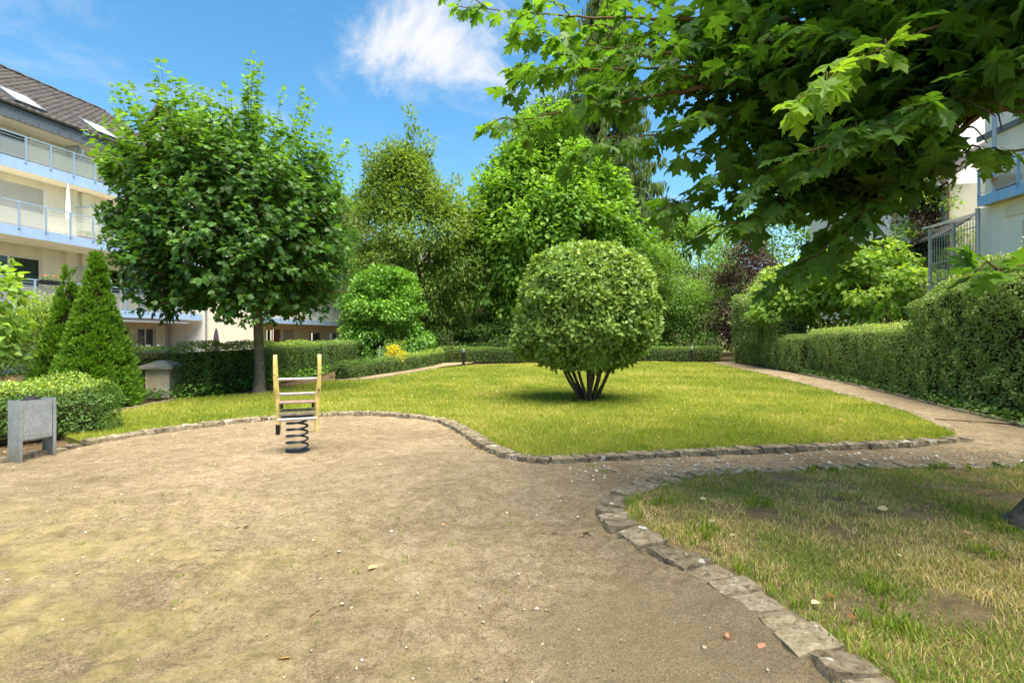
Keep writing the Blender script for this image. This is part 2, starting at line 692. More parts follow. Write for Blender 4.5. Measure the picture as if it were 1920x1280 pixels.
M['curtain'] = mat_plain('curtain_white', (0.55, 0.55, 0.52), 0.9, 0.1)
M['tile'] = mat_plain('roof_tile', (0.092, 0.078, 0.070), 0.75, 0.45, 3.0, col2=(0.046, 0.040, 0.038), bumps=0.3)
M['slate'] = mat_plain('slate', (0.145, 0.165, 0.185), 0.55, 0.35, 3.0, bumps=0.2)
M['zinc'] = mat_plain('zinc', (0.36, 0.38, 0.39), 0.45, 0.15, 4.0, metal=0.5)
M['rail_light'] = mat_plain('light_grey_steel', (0.36, 0.38, 0.38), 0.5, 0.1, 5.0)
M['galv'] = mat_galv()
M['black'] = mat_plain('black_plastic', (0.018, 0.018, 0.02), 0.75, 0.2, 20, spec=0.15)
M['navy'] = mat_plain('navy_steel', (0.025, 0.034, 0.048), 0.45, 0.35, 14)
M['yellow'] = mat_paint_worn('worn_yellow_paint', (0.64, 0.49, 0.15), (0.20, 0.115, 0.045), 0.57)
M['steel'] = mat_plain('worn_steel', (0.40, 0.37, 0.34), 0.45, 0.3, 12, metal=0.4)
M['board'] = mat_plain('brown_board', (0.30, 0.19, 0.145), 0.7, 0.35, 12)
M['board2'] = mat_plain('grey_board', (0.20, 0.165, 0.125), 0.8, 0.45, 14)
M['bark'] = mat_bark('maple_bark', (0.075, 0.058, 0.040), (0.23, 0.19, 0.135), 16, 0.5)
M['bark2'] = mat_bark('grey_bark', (0.04, 0.032, 0.022), (0.12, 0.095, 0.065), 18)
M['twig'] = mat_bark('twig_bark', (0.055, 0.038, 0.018), (0.15, 0.10, 0.045), 25)
M['limb'] = mat_bark('limb_bark', (0.10, 0.065, 0.028), (0.24, 0.16, 0.07), 20, 0.4)
M['core'] = mat_plain('dark_hedge_core', (0.030, 0.027, 0.013), 0.95, 0.4, 10, spec=0.05)
M['terra'] = mat_plain('terracotta', (0.36, 0.16, 0.095), 0.75, 0.2, 5)
M['concrete'] = mat_plain('weathered_concrete', (0.48, 0.43, 0.35), 0.95, 0.45, 4, bumps=0.5)
M['cloth_dark'] = mat_plain('dark_cloth', (0.025, 0.03, 0.05), 0.9, 0.3)
M['cloth_white'] = mat_plain('white_cloth', (0.78, 0.78, 0.76), 0.85, 0.06)
M['cloth_plum'] = mat_plain('plum_cloth', (0.075, 0.05, 0.075), 0.9, 0.3)
M['pebble'] = None

L_MAPLE = mat_leaf('maple_leaf', [(0.020, 0.052, 0.012), (0.040, 0.095, 0.018), (0.078, 0.155, 0.024), (0.165, 0.27, 0.035)], 0.32, 0.42, 0.45)
L_FGM = mat_leaf('near_maple_leaf', [(0.024, 0.054, 0.010), (0.040, 0.086, 0.013), (0.064, 0.126, 0.017), (0.14, 0.21, 0.025)], 0.5, 0.45, 0.4, 1.8)
L_BUSH = mat_leaf('elaeagnus_leaf', [(0.055, 0.098, 0.022), (0.105, 0.170, 0.036), (0.170, 0.238, 0.054), (0.32, 0.35, 0.065)], 0.25, 0.42, 0.45)
L_HEDGE = mat_leaf('privet_leaf', [(0.028, 0.058, 0.013), (0.058, 0.108, 0.022), (0.102, 0.165, 0.034), (0.24, 0.29, 0.045)], 0.25, 0.42, 0.4)
L_HEDGE2 = mat_leaf('dark_privet_leaf', [(0.028, 0.058, 0.014), (0.056, 0.105, 0.023), (0.094, 0.155, 0.034), (0.20, 0.26, 0.042)], 0.22, 0.42, 0.4)
L_HEDGER = mat_leaf('grey_green_hedge_leaf', [(0.078, 0.122, 0.034), (0.138, 0.195, 0.056), (0.205, 0.265, 0.080), (0.34, 0.37, 0.09)], 0.25, 0.42, 0.45)
L_THUJA = mat_leaf('thuja_spray', [(0.036, 0.082, 0.010), (0.072, 0.145, 0.014), (0.115, 0.20, 0.018), (0.19, 0.27, 0.025)], 0.25, 0.55, 0.25)
L_HORN = mat_leaf('hornbeam_leaf', [(0.046, 0.102, 0.015), (0.088, 0.170, 0.021), (0.140, 0.235, 0.030), (0.22, 0.31, 0.038)], 0.38, 0.48, 0.35)
L_CHERRY = mat_leaf('cherry_leaf', [(0.044, 0.080, 0.015), (0.076, 0.124, 0.021), (0.115, 0.165, 0.028), (0.18, 0.21, 0.038)], 0.35, 0.5, 0.35)
L_LAUREL = mat_leaf('laurel_leaf', [(0.032, 0.082, 0.012), (0.066, 0.150, 0.018), (0.112, 0.22, 0.025), (0.18, 0.30, 0.035)], 0.25, 0.35, 0.5)
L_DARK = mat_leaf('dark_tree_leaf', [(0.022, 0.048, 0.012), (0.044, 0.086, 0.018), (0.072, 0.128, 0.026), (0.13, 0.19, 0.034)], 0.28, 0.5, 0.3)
L_MID = mat_leaf('mid_green_leaf', [(0.038, 0.080, 0.015), (0.074, 0.138, 0.024), (0.118, 0.195, 0.034), (0.20, 0.265, 0.044)], 0.32, 0.5, 0.3)
L_LIGHT = mat_leaf('light_green_leaf', [(0.065, 0.120, 0.022), (0.115, 0.190, 0.030), (0.175, 0.255, 0.038), (0.30, 0.34, 0.045)], 0.4, 0.5, 0.3)
L_PURPLE = mat_leaf('purple_leaf', [(0.018, 0.010, 0.012), (0.036, 0.018, 0.020), (0.060, 0.032, 0.030), (0.085, 0.11, 0.025)], 0.25, 0.5, 0.35, 1.2)
L_SPRUCE = mat_leaf('spruce_twig', [(0.036, 0.058, 0.018), (0.058, 0.090, 0.026), (0.085, 0.122, 0.034), (0.12, 0.155, 0.045)], 0.25, 0.7, 0.15)
L_YELLOW = mat_leaf('yellow_leaf', [(0.14, 0.17, 0.02), (0.30, 0.27, 0.02), (0.45, 0.34, 0.02), (0.5, 0.32, 0.02)], 0.35, 0.5, 0.3)
L_GRASS = mat_leaf('grass_blade', [(0.068, 0.108, 0.011), (0.128, 0.164, 0.017), (0.205, 0.210, 0.028), (0.34, 0.29, 0.095)], 0.35, 0.55, 0.25)
L_GRASS2 = mat_leaf('dry_grass_blade', [(0.065, 0.125, 0.016), (0.125, 0.175, 0.025), (0.235, 0.205, 0.070), (0.42, 0.315, 0.16)], 0.3, 0.6, 0.2)
L_DRY = mat_leaf('fallen_leaf', [(0.10, 0.05, 0.02), (0.22, 0.11, 0.045), (0.33, 0.22, 0.11), (0.42, 0.36, 0.22)], 0.15, 0.7, 0.2)


def mat_pebble():
    m, nt, b = nodes_of('pebble')
    at = nt.nodes.new('ShaderNodeAttribute')
    at.attribute_name = 'lv'
    rp = ramp(nt, [(0, (0.13, 0.10, 0.065)), (0.4, (0.27, 0.21, 0.13)), (0.8, (0.40, 0.34, 0.25)), (1, (0.62, 0.58, 0.50))], at.outputs['Fac'])
    nt.links.new(rp.outputs[0], b.inputs['Base Color'])
    b.inputs['Roughness'].default_value = 0.9
    return m


M['pebble'] = mat_pebble()

# ------------------------------------------------------------------ leaf templates (x width, y length, z normal)
T_QUAD = (np.array([(0, 0, 0), (.30, .48, .07), (0, 1, -.08), (-.30, .48, .07)]), np.array([(0, 1, 2), (0, 2, 3)]))
T_NARROW = (np.array([(0, 0, 0), (.19, .45, .05), (0, 1, -.12), (-.19, .45, .05)]), np.array([(0, 1, 2), (0, 2, 3)]))
T_OVAL = (np.array([(0, 0, 0), (.27, .28, .05), (.25, .68, .04), (0, 1, -.08), (-.25, .68, .04), (-.27, .28, .05)]),
          np.array([(0, 1, 2), (0, 2, 3), (0, 3, 4), (0, 4, 5)]))
T_HEART = (np.array([(0, .06, 0), (.24, -.06, .05), (.42, .22, .06), (.26, .62, .02), (0, 1, -.14), (-.26, .62, .02), (-.42, .22, .06), (-.24, -.06, .05)]),
           np.array([(0, 1, 2), (0, 2, 3), (0, 3, 4), (0, 4, 5), (0, 5, 6), (0, 6, 7)]))


def maple_template(full):
    if full:
        h = [(.035, 0), (.19, -.09), (.40, -.02), (.29, .10), (.40, .20), (.50, .33), (.64, .45), (.47, .47), (.38, .58), (.19, .50), (.22, .66), (.36, .80), (.15, .83), (0, 1.08)]
    else:
        h = [(.38, -.04), (.27, .12), (.60, .44), (.19, .48), (.28, .76), (0, 1.05)]
    out = [(x, y) for x, y in h] + [(-x, y) for x, y in h[-2::-1]]
    V = [(0, .30, .0)]
    for x, y in out:
        V.append((x, y, -.10 * abs(x) * abs(x) * 3 + .05 * abs(math.sin(abs(x) * 9)) - .10 * max(0, y - .3) ** 2))
    n = len(out)
    F = [(0, 1 + i, 1 + (i + 1) % n) for i in range(n)]
    F = [f for f in F]
    if full:   # leaf stalk, a thin folded strip
        b = len(V)
        V += [(.012, .02, 0), (-.012, .02, 0), (-.006, -.45, -.05), (.006, -.45, -.05)]
        F += [(b, b + 1, b + 2), (b, b + 2, b + 3)]
    return np.array(V), np.array(F)


T_MAPLE = maple_template(True)
T_MAPLE_FAR = maple_template(False)


def frames(N, D):
    D = unit(D)
    S = unit(np.cross(D, N))
    N2 = np.cross(S, D)
    return S, D, N2


def leaves_np(P, N, D, S, T, lv):
    tv, tf = T
    A, B, Cc = frames(N, D)
    k = len(tv)
    V = P[:, None] + S[:, None, None] * (tv[None, :, 0:1] * A[:, None] + tv[None, :, 1:2] * B[:, None] + tv[None, :, 2:3] * Cc[:, None])
    F = (tf[None] + (np.arange(len(P)) * k)[:, None, None]).reshape(-1, 3)
    return V.reshape(-1, 3), F, np.repeat(lv, k)


def leaf_mass(name, P, N, D, S, T, lv, mat, parent=None, kind='stuff'):
    V, F, l = leaves_np(P, N, D, S, T, np.clip(lv, 0, 1))
    o = mk(name, V, F, mat, parent, lv=l)
    if kind:
        o['kind'] = kind
    return o


def leaf_objects(P, N, D, S, T, lv, mat, parent, nvar=8):
    """the leaves that show largest: each an object of its own, mesh data shared between alike ones"""
    tv, tf = T
    vars_ = []
    for i in range(nvar):
        r = np.random.default_rng(100 + i)
        v = tv.copy()
        v[:, 2] += r.normal(0, .02, len(v)) + v[:, 0] ** 2 * r.uniform(-.5, .2) - np.maximum(v[:, 1], 0) ** 2 * r.uniform(0, .22)
        me = bpy.data.meshes.new('leaf')
        me.from_pydata(v.tolist(), [], tf.tolist())
        at = me.attributes.new('lv', 'FLOAT', 'POINT')
        at.data.foreach_set('value', np.full(len(v), (i + .5) / nvar, np.float32))
        me.materials.append(mat)
        vars_.append(me)
    A, B, Cc = frames(N, D)
    base = np.array(parent.location)
    for i in range(len(P)):
        me = vars_[int(np.clip(lv[i], 0, .999) * nvar)]
        p = P[i] - base
        Mx = Matrix(((A[i, 0] * S[i], B[i, 0] * S[i], Cc[i, 0] * S[i], p[0]),
                     (A[i, 1] * S[i], B[i, 1] * S[i], Cc[i, 1] * S[i], p[1]),
                     (A[i, 2] * S[i], B[i, 2] * S[i], Cc[i, 2] * S[i], p[2]), (0, 0, 0, 1)))
        put('leaf', me, parent, Mx)


def in_view(P, m=0.98):
    return (P[:, 1] > .3) & (np.abs(P[:, 0]) < .96 * m * P[:, 1]) & (P[:, 2] - EYE < .632 * m * P[:, 1]) & (P[:, 2] - EYE > -.64 * P[:, 1])


def pick_front(P, n, mask=None, r=None):
    """indices of the n leaves in view nearest to the camera"""
    d = np.linalg.norm(P - np.array((0, 0, EYE)), axis=1)
    d = np.where(in_view(P) if mask is None else mask, d, 1e9)
    return np.argsort(d)[:n]


# ------------------------------------------------------------------ ground, gravel yard, lawns, path
def poly_sheet(name, pts, z, mat, parent=None, skirt=0.0):
    bm = bmesh.new()
    vs = [bm.verts.new((p[0], p[1], z)) for p in pts]
    f = bm.faces.new(vs)
    f.normal_update()
    if f.normal.z < 0:
        f.normal_flip()
        f.normal_update()
    bmesh.ops.triangulate(bm, faces=[f], ngon_method='EAR_CLIP')
    bm.normal_update()
    for f in bm.faces:
        if f.normal.z < 0:
            f.normal_flip()
    if skirt:
        lo = [bm.verts.new((p[0], p[1], z - skirt)) for p in pts]
        n = len(pts)
        for i in range(n):
            bm.faces.new((vs[i], lo[i], lo[(i + 1) % n], vs[(i + 1) % n]))
        bm.normal_update()
    me = bpy.data.meshes.new(name)
    bm.to_mesh(me)
    bm.free()
    me.materials.append(mat)
    return put(name, me, parent)


def structure(o):
    o['kind'] = 'structure'
    return o


LAWN_FRONT = [G(*p) for p in [(150, 833), (205, 823), (270, 812), (350, 801), (440, 790), (540, 782), (620, 777), (690, 775), (760, 779), (820, 787), (858, 797),
                              (893, 816), (930, 838), (970, 855), (1020, 862), (1080, 861), (1200, 853), (1400, 843), (1600, 835), (1730, 829)]]
LAWN_CORNER = [G(*p) for p in [(1790, 823), (1765, 806)]]
LAWN_RIGHT = [G(*p) for p in [(1690, 775), (1600, 749), (1500, 722), (1420, 701), (1330, 681)]]
LAWN_BACK = [G(*p) for p in [(1200, 679), (1000, 682), (880, 686), (820, 692), (740, 705), (690, 713), (620, 716), (560, 724), (500, 739), (420, 746), (335, 751), (205, 778)]]
LF = smooth_path(LAWN_FRONT + LAWN_CORNER + LAWN_RIGHT, 0.12)
LAWN = [tuple(p) for p in LF] + LAWN_BACK + [(-7.6, 8.6)]

NEAR_EDGE = [G(*p) for p in [(2080, 880), (1920, 884), (1700, 885), (1500, 890), (1370, 897), (1270, 912), (1200, 934), (1175, 955), (1185, 980), (1240, 1015), (1340, 1066),
                             (1420, 1112), (1500, 1168), (1600, 1240), (1700, 1310), (1850, 1420)]]
NE = smooth_path(NEAR_EDGE, 0.05)
NEAR = [tuple(p) for p in NE] + [(3.0, 0.9), (9.0, 0.9), (9.0, 5.6)]

structure(mk('ground', [(-150, -60, -.03), (150, -60, -.03), (150, 260, -.03), (-150, 260, -.03)], np.array([(0, 1, 2, 3)]), M['soil']))

BED_LEFT = [G(*p) for p in [(-300, 905), (0, 866), (110, 848), (205, 826)]] + [(-7.4, 12), (-16, 14), (-16, 6.2)]
BED_RIGHT = [G(*p) for p in [(2200, 840), (1920, 800), (1800, 778), (1700, 752)]] + [(20, 9.0), (20, 5)]


def yard_height(p):
    return (vnoise(p, .9, 1) - .5) * .035 + (vnoise(p, 4.3, 2) - .5) * .018


def gravel_yard():
    def sheet(name, x0, x1, y0, y1, st, fine):
        xs = np.arange(x0, x1, st)
        ys = np.arange(y0, y1, st)
        X, Y = np.meshgrid(xs, ys)
        p = np.stack([X.ravel(), Y.ravel()], 1)
        z = yard_height(p) + (vnoise(p, 12, 3) - .5) * .014 + (vnoise(p * [1, 2.2], 7, 9) - .5) * .012
        if fine:
            g = .35 + 1.1 * vnoise(p, 1.4, 12)
            z += ((vnoise(p, 24, 4) - .5) * .020 + (vnoise(p, 44, 5) - .5) * .010) * g
            q = NE[::3]
            d = np.full(len(p), 9.0)
            for a in range(len(q)):
                d = np.minimum(d, np.hypot(p[:, 0] - q[a, 0], p[:, 1] - q[a, 1]))
            z += np.clip(1 - np.abs(d - .25) / .22, 0, 1) * .024 * (.4 + .9 * vnoise(p, 2.2, 15))
            # trodden hollows
            z -= np.clip(vnoise(p * [1, 1.6], 3.1, 14) - .66, 0, 1) * .05
            e = np.minimum.reduce([p[:, 0] - x0, x1 - p[:, 0], p[:, 1] - y0, y1 - p[:, 1]])
            z -= np.clip(.10 - e, 0, .10) * .25
        else:
            inn = (p[:, 0] > -4.0) & (p[:, 0] < 3.9) & (p[:, 1] > 1.3) & (p[:, 1] < 4.9)
            z[inn] -= .12
        z[inside(BED_LEFT, p[:, 0], p[:, 1])] -= .05
        z[inside(BED_RIGHT, p[:, 0], p[:, 1])] -= .05
        z[inside(LAWN, p[:, 0], p[:, 1])] = -.06
        z[inside(NEAR, p[:, 0], p[:, 1])] = -.06
        nx, ny = len(xs), len(ys)
        i = np.arange(nx * ny).reshape(ny, nx)
        F = np.stack([i[:-1, :-1], i[:-1, 1:], i[1:, 1:], i[1:, :-1]], -1).reshape(-1, 4)
        return structure(mk(name, np.stack([p[:, 0], p[:, 1], z], 1), F, M['gravel'], smooth=True))
    sheet('gravel_yard', -10.5, 11.5, .7, 10.95, .07, False)
    sheet('trodden_gravel', -4.2, 4.1, 1.1, 5.1, .0205, True)


gravel_yard()
PATH = [G(*p) for p in [(1740, 785), (1680, 772), (1500, 720), (1330, 679), (1385, 678), (1440, 690), (1560, 714), (1700, 744), (1800, 768), (1930, 797)]]
structure(poly_sheet('gravel_path', PATH, .012, M['gravel']))
structure(poly_sheet('lawn', LAWN, .05, M['lawn'], skirt=.12))
NEt = unit(np.gradient(NE, axis=0))
NE_OUT = NE - np.stack([-NEt[:, 1], NEt[:, 0]], 1) * .05
structure(poly_sheet('near_lawn', [tuple(p) for p in NE_OUT] + NEAR[-3:], .034, M['lawn2'], skirt=.12))
structure(poly_sheet('back_path', [G(*p) for p in [(610, 716), (700, 712), (760, 702), (830, 689), (880, 683), (900, 679), (830, 682), (730, 700), (660, 711)]], .06, M['gravel']))


# ------------------------------------------------------------------ kerb stones
def stone_meshes():
    out = []
    for i in range(8):
        r = random.Random(i)
        bm = bmesh.new()
        bmesh.ops.create_cube(bm, size=1)
        bmesh.ops.subdivide_edges(bm, edges=bm.edges[:], cuts=2, use_grid_fill=True)
        for v in bm.verts:
            c = v.co
            k = sum(abs(abs(q) - .5) < .01 for q in c)
            if k >= 2:      # worn arrises, chipped corners
                for q in range(3):
                    if abs(abs(c[q]) - .5) < .01:
                        c[q] *= 1 - r.uniform(.02, .09 if k == 2 else .16)
            v.co += Vector((r.uniform(-.02, .02), r.uniform(-.02, .02), r.uniform(-.045, .045)))
        me = bpy.data.meshes.new('stone')
        bm.to_mesh(me)
        bm.free()
        me.materials.append(M['stone'])
        out.append(me)
    return out


STONES = stone_meshes()


def edging(name, label, path, off, length, width, top, group, height=.16, jit=1.0):
    """blocks laid end to end along a path; off = sideways shift of their centre line (left of the walking direction)"""
    p = smooth_path(path, .02)
    t = unit(np.gradient(p, axis=0))
    nrm = np.stack([-t[:, 1], t[:, 0]], 1)
    p = p + nrm * off
    s = np.concatenate([[0], np.cumsum(np.linalg.norm(np.diff(p, axis=0), axis=1))])
    root = thing(name, label, 'stone edging', (p[0][0], p[0][1], 0), 0, group)
    d, k = 0.0, 0
    rr = random.Random(len(p))
    while d < s[-1] - length * .5:
        ln = length * rr.uniform(.88, 1.15)
        m = d + ln / 2
        x, y = np.interp(m, s, p[:, 0]), np.interp(m, s, p[:, 1])
        a = math.atan2(np.interp(m + .01, s, p[:, 1]) - np.interp(m - .01, s, p[:, 1]), np.interp(m + .01, s, p[:, 0]) - np.interp(m - .01, s, p[:, 0]))
        zt = top + rr.uniform(-.008, .008) * jit
        Mx = Matrix.Translation((x - p[0][0] + rr.uniform(-.01, .01) * jit, y - p[0][1] + rr.uniform(-.01, .01) * jit, zt - height / 2)) @ \
            Matrix.Rotation(a + rr.uniform(-.05, .05) * jit, 4, 'Z') @ Matrix.Rotation(rr.uniform(-.05, .05) * jit, 4, 'X') @ Matrix.Rotation(rr.uniform(-.03, .03) * jit, 4, 'Y') @ \
            Matrix.Diagonal((ln * .985, width * rr.uniform(.95, 1.05), height, 1))
        put('stone', STONES[k % 8], root, Mx)
        d += ln
        k += 1
    return root


G_EDGE = 'stone edgings between gravel and green'
edging('stone_edging', 'curved row of weathered kerb stones along the front of the main lawn', LAWN_FRONT + LAWN_CORNER[:1], -.11, .15, .22, .064, G_EDGE)
edging('stone_edging', 'straight kerb slabs between the main lawn and the gravel path', LAWN_CORNER[1:] + LAWN_RIGHT, -.10, .5, .20, .062, G_EDGE, jit=.5)
edging('stone_edging', 'lichen spotted kerb stones curving around the dry foreground lawn', NEAR_EDGE, -.125, .19, .26, .048, G_EDGE, jit=2.0)
edging('stone_edging', 'sunken slabs between the gravel path and the right hand hedges', [G(*p) for p in [(2010, 822), (1900, 793), (1800, 771), (1700, 746), (1600, 722), (1500, 700)]], .0, .6, .16, .05, G_EDGE, jit=1.0)
edging('stone_edging', 'kerb stones behind the litter bin along the hedge bed', [G(*p) for p in [(-160, 885), (0, 864), (110, 846), (148, 838)]], .0, .2, .14, .05, G_EDGE)
edging('stone_edging', 'thin kerb in front of the conifers and the concrete pillar', [G(*p) for p in [(205, 778), (260, 767), (335, 752)]], .0, .3, .09, .085, G_EDGE)
edging('stone_edging', 'thin kerb along the low curved hedge at the back of the lawn', [G(*p) for p in [(612, 717), (690, 714), (745, 706), (822, 692)]], .0, .5, .1, .1, G_EDGE)


# ------------------------------------------------------------------ grass
def grass(name, label, poly, dens, hgt, wid, mat, dry_scale, dry_w, seed, zbase=.05, two=False, dry_bias=0.0, keep=None):
    r = np.random.default_rng(seed)
    poly = np.asarray(poly)
    x0, y0 = poly.min(0)
    x1, y1 = poly.max(0)
    P = []
    # rings of distance with falling density
    edges = np.geomspace(max(y0, .8), y1, 12)
    for a, b in zip(edges[:-1], edges[1:]):
        n = int((x1 - x0) * (b - a) * dens((a + b) / 2))
        q = np.stack([r.uniform(x0, x1, n), r.uniform(a, b, n)], 1)
        q = q[inside(poly, q[:, 0], q[:, 1])]
        q = q[np.abs(q[:, 0]) < 1.03 * q[:, 1] + .4]
        P.append(q)
    P = np.concatenate(P)
    if keep is not None:
        P = P[keep(P, r)]
    n = len(P)
    dist = P[:, 1]
    dry = vnoise(P, dry_scale, seed) * .6 + vnoise(P, dry_scale * 3.7, seed + 1) * .4
    tuft = vnoise(P, 5.0, seed + 2)
    h = hgt * (.55 + .9 * r.random(n)) * (.6 + .8 * tuft)
    w = np.maximum(wid, dist * .0011) * (.7 + .6 * r.random(n))
    a = r.uniform(0, 2 * math.pi, n)
    lean = r.normal(0, .55, (n, 2)) * h[:, None]
    base = np.column_stack([P, np.full(n, zbase - .004)])
    side = np.column_stack([np.cos(a), np.sin(a), np.zeros(n)]) * w[:, None] / 2
    tip = base + np.column_stack([lean, h])
    lv = np.clip(.12 + dry_bias + dry * dry_w + r.normal(0, .24, n), 0, 1)
    if two:
        midp = base * .45 + tip * .55 + np.column_stack([np.zeros((n, 2)), h * .18])
        V = np.stack([base - side, base + side, midp + side * .6, tip, midp - side * .6], 1).reshape(-1, 3)
        k = np.arange(n)[:, None] * 5
        F = np.concatenate([k + [0, 1, 2], k + [0, 2, 4], k + [4, 2, 3]], 0)
        o = mk(name, V, F, mat, lv=np.repeat(lv, 5))
    else:
        V = np.stack([base - side, base + side, tip], 1).reshape(-1, 3)
        F = np.arange(n)[:, None] * 3 + [0, 1, 2]
        o = mk(name, V, F, mat, lv=np.repeat(lv, 3))
    return tag(o, label, 'grass', kind='stuff')


grass('lawn_grass', 'short sunlit yellow green grass of the main lawn', LAWN, lambda y: min(2600, 150000 / y ** 2), .05, .006, L_GRASS, .7, .85, 21, dry_bias=-.08)
grass('near_lawn_grass', 'patchy half dried grass of the foreground lawn under the maple', NEAR, lambda y: min(9000, 62000 / y ** 1.6), .034, .0055, L_GRASS2, 1.6, .95, 22, two=True, zbase=.034, dry_bias=.09,
      keep=lambda P, r: vnoise(P, 2.6, 5) * .7 + vnoise(P, 9, 6) * .3 + r.random(len(P)) * .3 > .53)


def weeds():
    r = np.random.default_rng(4)
    P = []
    # sprouting tufts at the edge of the lawns and in the gravel
    for path, off, n in ((LF, -.02, 240), (NE, .02, 150)):
        idx = r.integers(0, len(path), n)
        P.append(path[idx] + r.normal(0, .05, (n, 2)))
    spots = [G(*p) for p in [(1235, 955), (1330, 1010), (1305, 1015), (1640, 1120), (1700, 1190), (1660, 1200), (1560, 1230), (1430, 960), (1860, 990), (1800, 970), (1890, 1010), (1840, 1050), (905, 845), (880, 838), (1130, 885), (1110, 870)]]
    for s in spots:
        P.append(np.array(s) + r.normal(0, .05, (7, 2)))
    q = np.column_stack([r.uniform(-6, .2, 260), r.uniform(1.2, 6.3, 260)])
    q = q[(vnoise(q, .8, 8) > .52) & ~inside(LAWN, q[:, 0], q[:, 1])]
    P.append(q)
    P = np.concatenate(P)
    P = P[(P[:, 1] > .9)]
    V, F, l = [], [], []
    k = 0
    for x, y in P:
        onlawn = bool(inside(NEAR, np.array([x]), np.array([y]))[0] or inside(LAWN, np.array([x]), np.array([y]))[0])
        hh = r.uniform(.03, .075) if onlawn else r.uniform(.008, .02)
        z0 = .05 if onlawn else .0
        t = r.random() * .45
        for _ in range(9 if onlawn else 5):
            a = r.uniform(0, 6.28)
            o = r.normal(0, .025, 2)
            ln = hh * r.uniform(.7, 1.3)
            d = np.array([math.cos(a), math.sin(a)]) * ln * r.uniform(.2, .8)
            b = np.array([x + o[0], y + o[1], z0])
            s = np.array([-math.sin(a), math.cos(a), 0]) * .004
            m = b + np.array([d[0] * .5, d[1] * .5, ln * .7])
            e = b + np.array([d[0], d[1], ln])
            V += [b - s, b + s, m + s, m - s, e]
            F += [(k, k + 1, k + 2), (k, k + 2, k + 3), (k + 3, k + 2, k + 4)]
            l += [t + r.normal(0, .05)] * 5
            k += 5
    tag(mk('grass_tufts', V, np.array(F), L_GRASS, lv=np.clip(l, 0, 1)), 'bright green grass tufts sprouting along the kerbs and in the gravel', 'grass', kind='stuff')


weeds()


def pebbles():
    r = np.random.default_rng(8)
    n = 26000
    x, y = r.uniform(-8, 9.5, n), 1.0 + 8.2 * r.random(n) ** 1.35
    keep = ~inside(LAWN, x, y) & ~inside(NEAR, x, y) & ~inside(BED_RIGHT, x, y) & (np.abs(x) < 1.05 * y + .3)
    x, y = x[keep], y[keep]
    s = r.lognormal(-5.55, .5, len(x))
    st = (x > .2) & (y > 4.4)
    s = np.where(st, s * 1.45, s)
    # heap of stones and rubble on the cross path
    hx, hy = G(1392, 882)
    m = 150
    x = np.concatenate([x, r.normal(hx, .28, m), r.uniform(.6, 8.8, 2600)])
    y = np.concatenate([y, r.normal(hy, .08, m), r.uniform(5.5, 6.95, 2600)])
    s = np.concatenate([s, r.uniform(.012, .04, m), r.lognormal(-4.55, .55, 2600)])
    keep = ~inside(LAWN, x, y) & ~inside(NEAR, x, y)
    x, y, s = x[keep], y[keep], s[keep]
    n = len(x)
    o = np.array([(1, 0, 0), (-1, 0, 0), (0, 1, 0), (0, -1, 0), (0, 0, .55), (0, 0, -.55)], float)
    f = np.array([(0, 2, 4), (2, 1, 4), (1, 3, 4), (3, 0, 4), (2, 0, 5), (1, 2, 5), (3, 1, 5), (0, 3, 5)])
    V = o[None] * (1 + r.normal(0, .22, (n, 6, 1))) + r.normal(0, .12, (n, 6, 3))
    a = r.uniform(0, 6.28, n)
    ca, sa = np.cos(a)[:, None], np.sin(a)[:, None]
    V = np.stack([V[..., 0] * ca - V[..., 1] * sa, V[..., 0] * sa + V[..., 1] * ca, V[..., 2]], -1) * s[:, None, None]
    p = np.column_stack([x, y])
    z = yard_height(p)
    V += np.column_stack([x, y, z + s * .12])[:, None]
    F = (f[None] + (np.arange(n) * 6)[:, None, None]).reshape(-1, 3)
    lv = np.repeat(np.clip(r.beta(2, 3, n) + (s > .009) * .28, 0, 1), 6)
    tag(mk('gravel_stones', V.reshape(-1, 3), F, M['pebble'], lv=lv), 'loose tan and white gravel stones scattered over the yard', 'gravel', kind='stuff')


pebbles()


def litter():
    r = np.random.default_rng(9)
    n = 260
    x, y = r.uniform(-6, 9, n), 2.2 + 20 * r.random(n) ** 1.6
    on = inside(LAWN, x, y) | inside(NEAR, x, y)
    k = on | (r.random(n) < .3)
    x, y, on = x[k], y[k], on[k]
    n = len(x)
    P = np.column_stack([x, y, np.where(on, .075, yard_height(np.column_stack([x, y])) + .012)])
    N = unit(np.column_stack([r.normal(0, .35, (n, 2)), np.ones(n)]))
    a = r.uniform(0, 6.28, n)
    D = np.column_stack([np.cos(a), np.sin(a), r.normal(0, .2, n)])
    tag(leaf_mass('fallen_leaves', P, N, D, r.uniform(.04, .085, n), T_OVAL, r.random(n), L_DRY), 'dry brown and cream leaves lying on the lawns', 'fallen leaves', kind='stuff')


litter()


def shard(name, label, px, py, size, mat, rz):
    x, y = G(px, py)
    mb = MB()
    mb.prism([(-.5 * size, -.22 * size), (.45 * size, -.28 * size), (.52 * size, .16 * size), (.05 * size, .30 * size), (-.42 * size, .20 * size)], 'z', -.012, .028)
    o = mb.build(name, mat, bevel=.004)
    o.location = (x, y, .0)
    o.rotation_euler = (.12, -.1, rz)
    return o


tag(shard('tile_shard', 'broken terracotta shard in the gravel beside the near kerb', 1428, 1218, .055, M['terra'], .2), 'tile shard', 'shard', 'terracotta shards')
tag(shard('tile_shard', 'pale orange chip of tile left of the terracotta shard', 1362, 1198, .04, M['terra'], 1.2), 'pale orange chip of tile left of the larger terracotta shard', 'shard', 'terracotta shards')
bpy.data.objects['tile_shard']['label'] = 'larger broken terracotta shard in the gravel beside the near kerb'


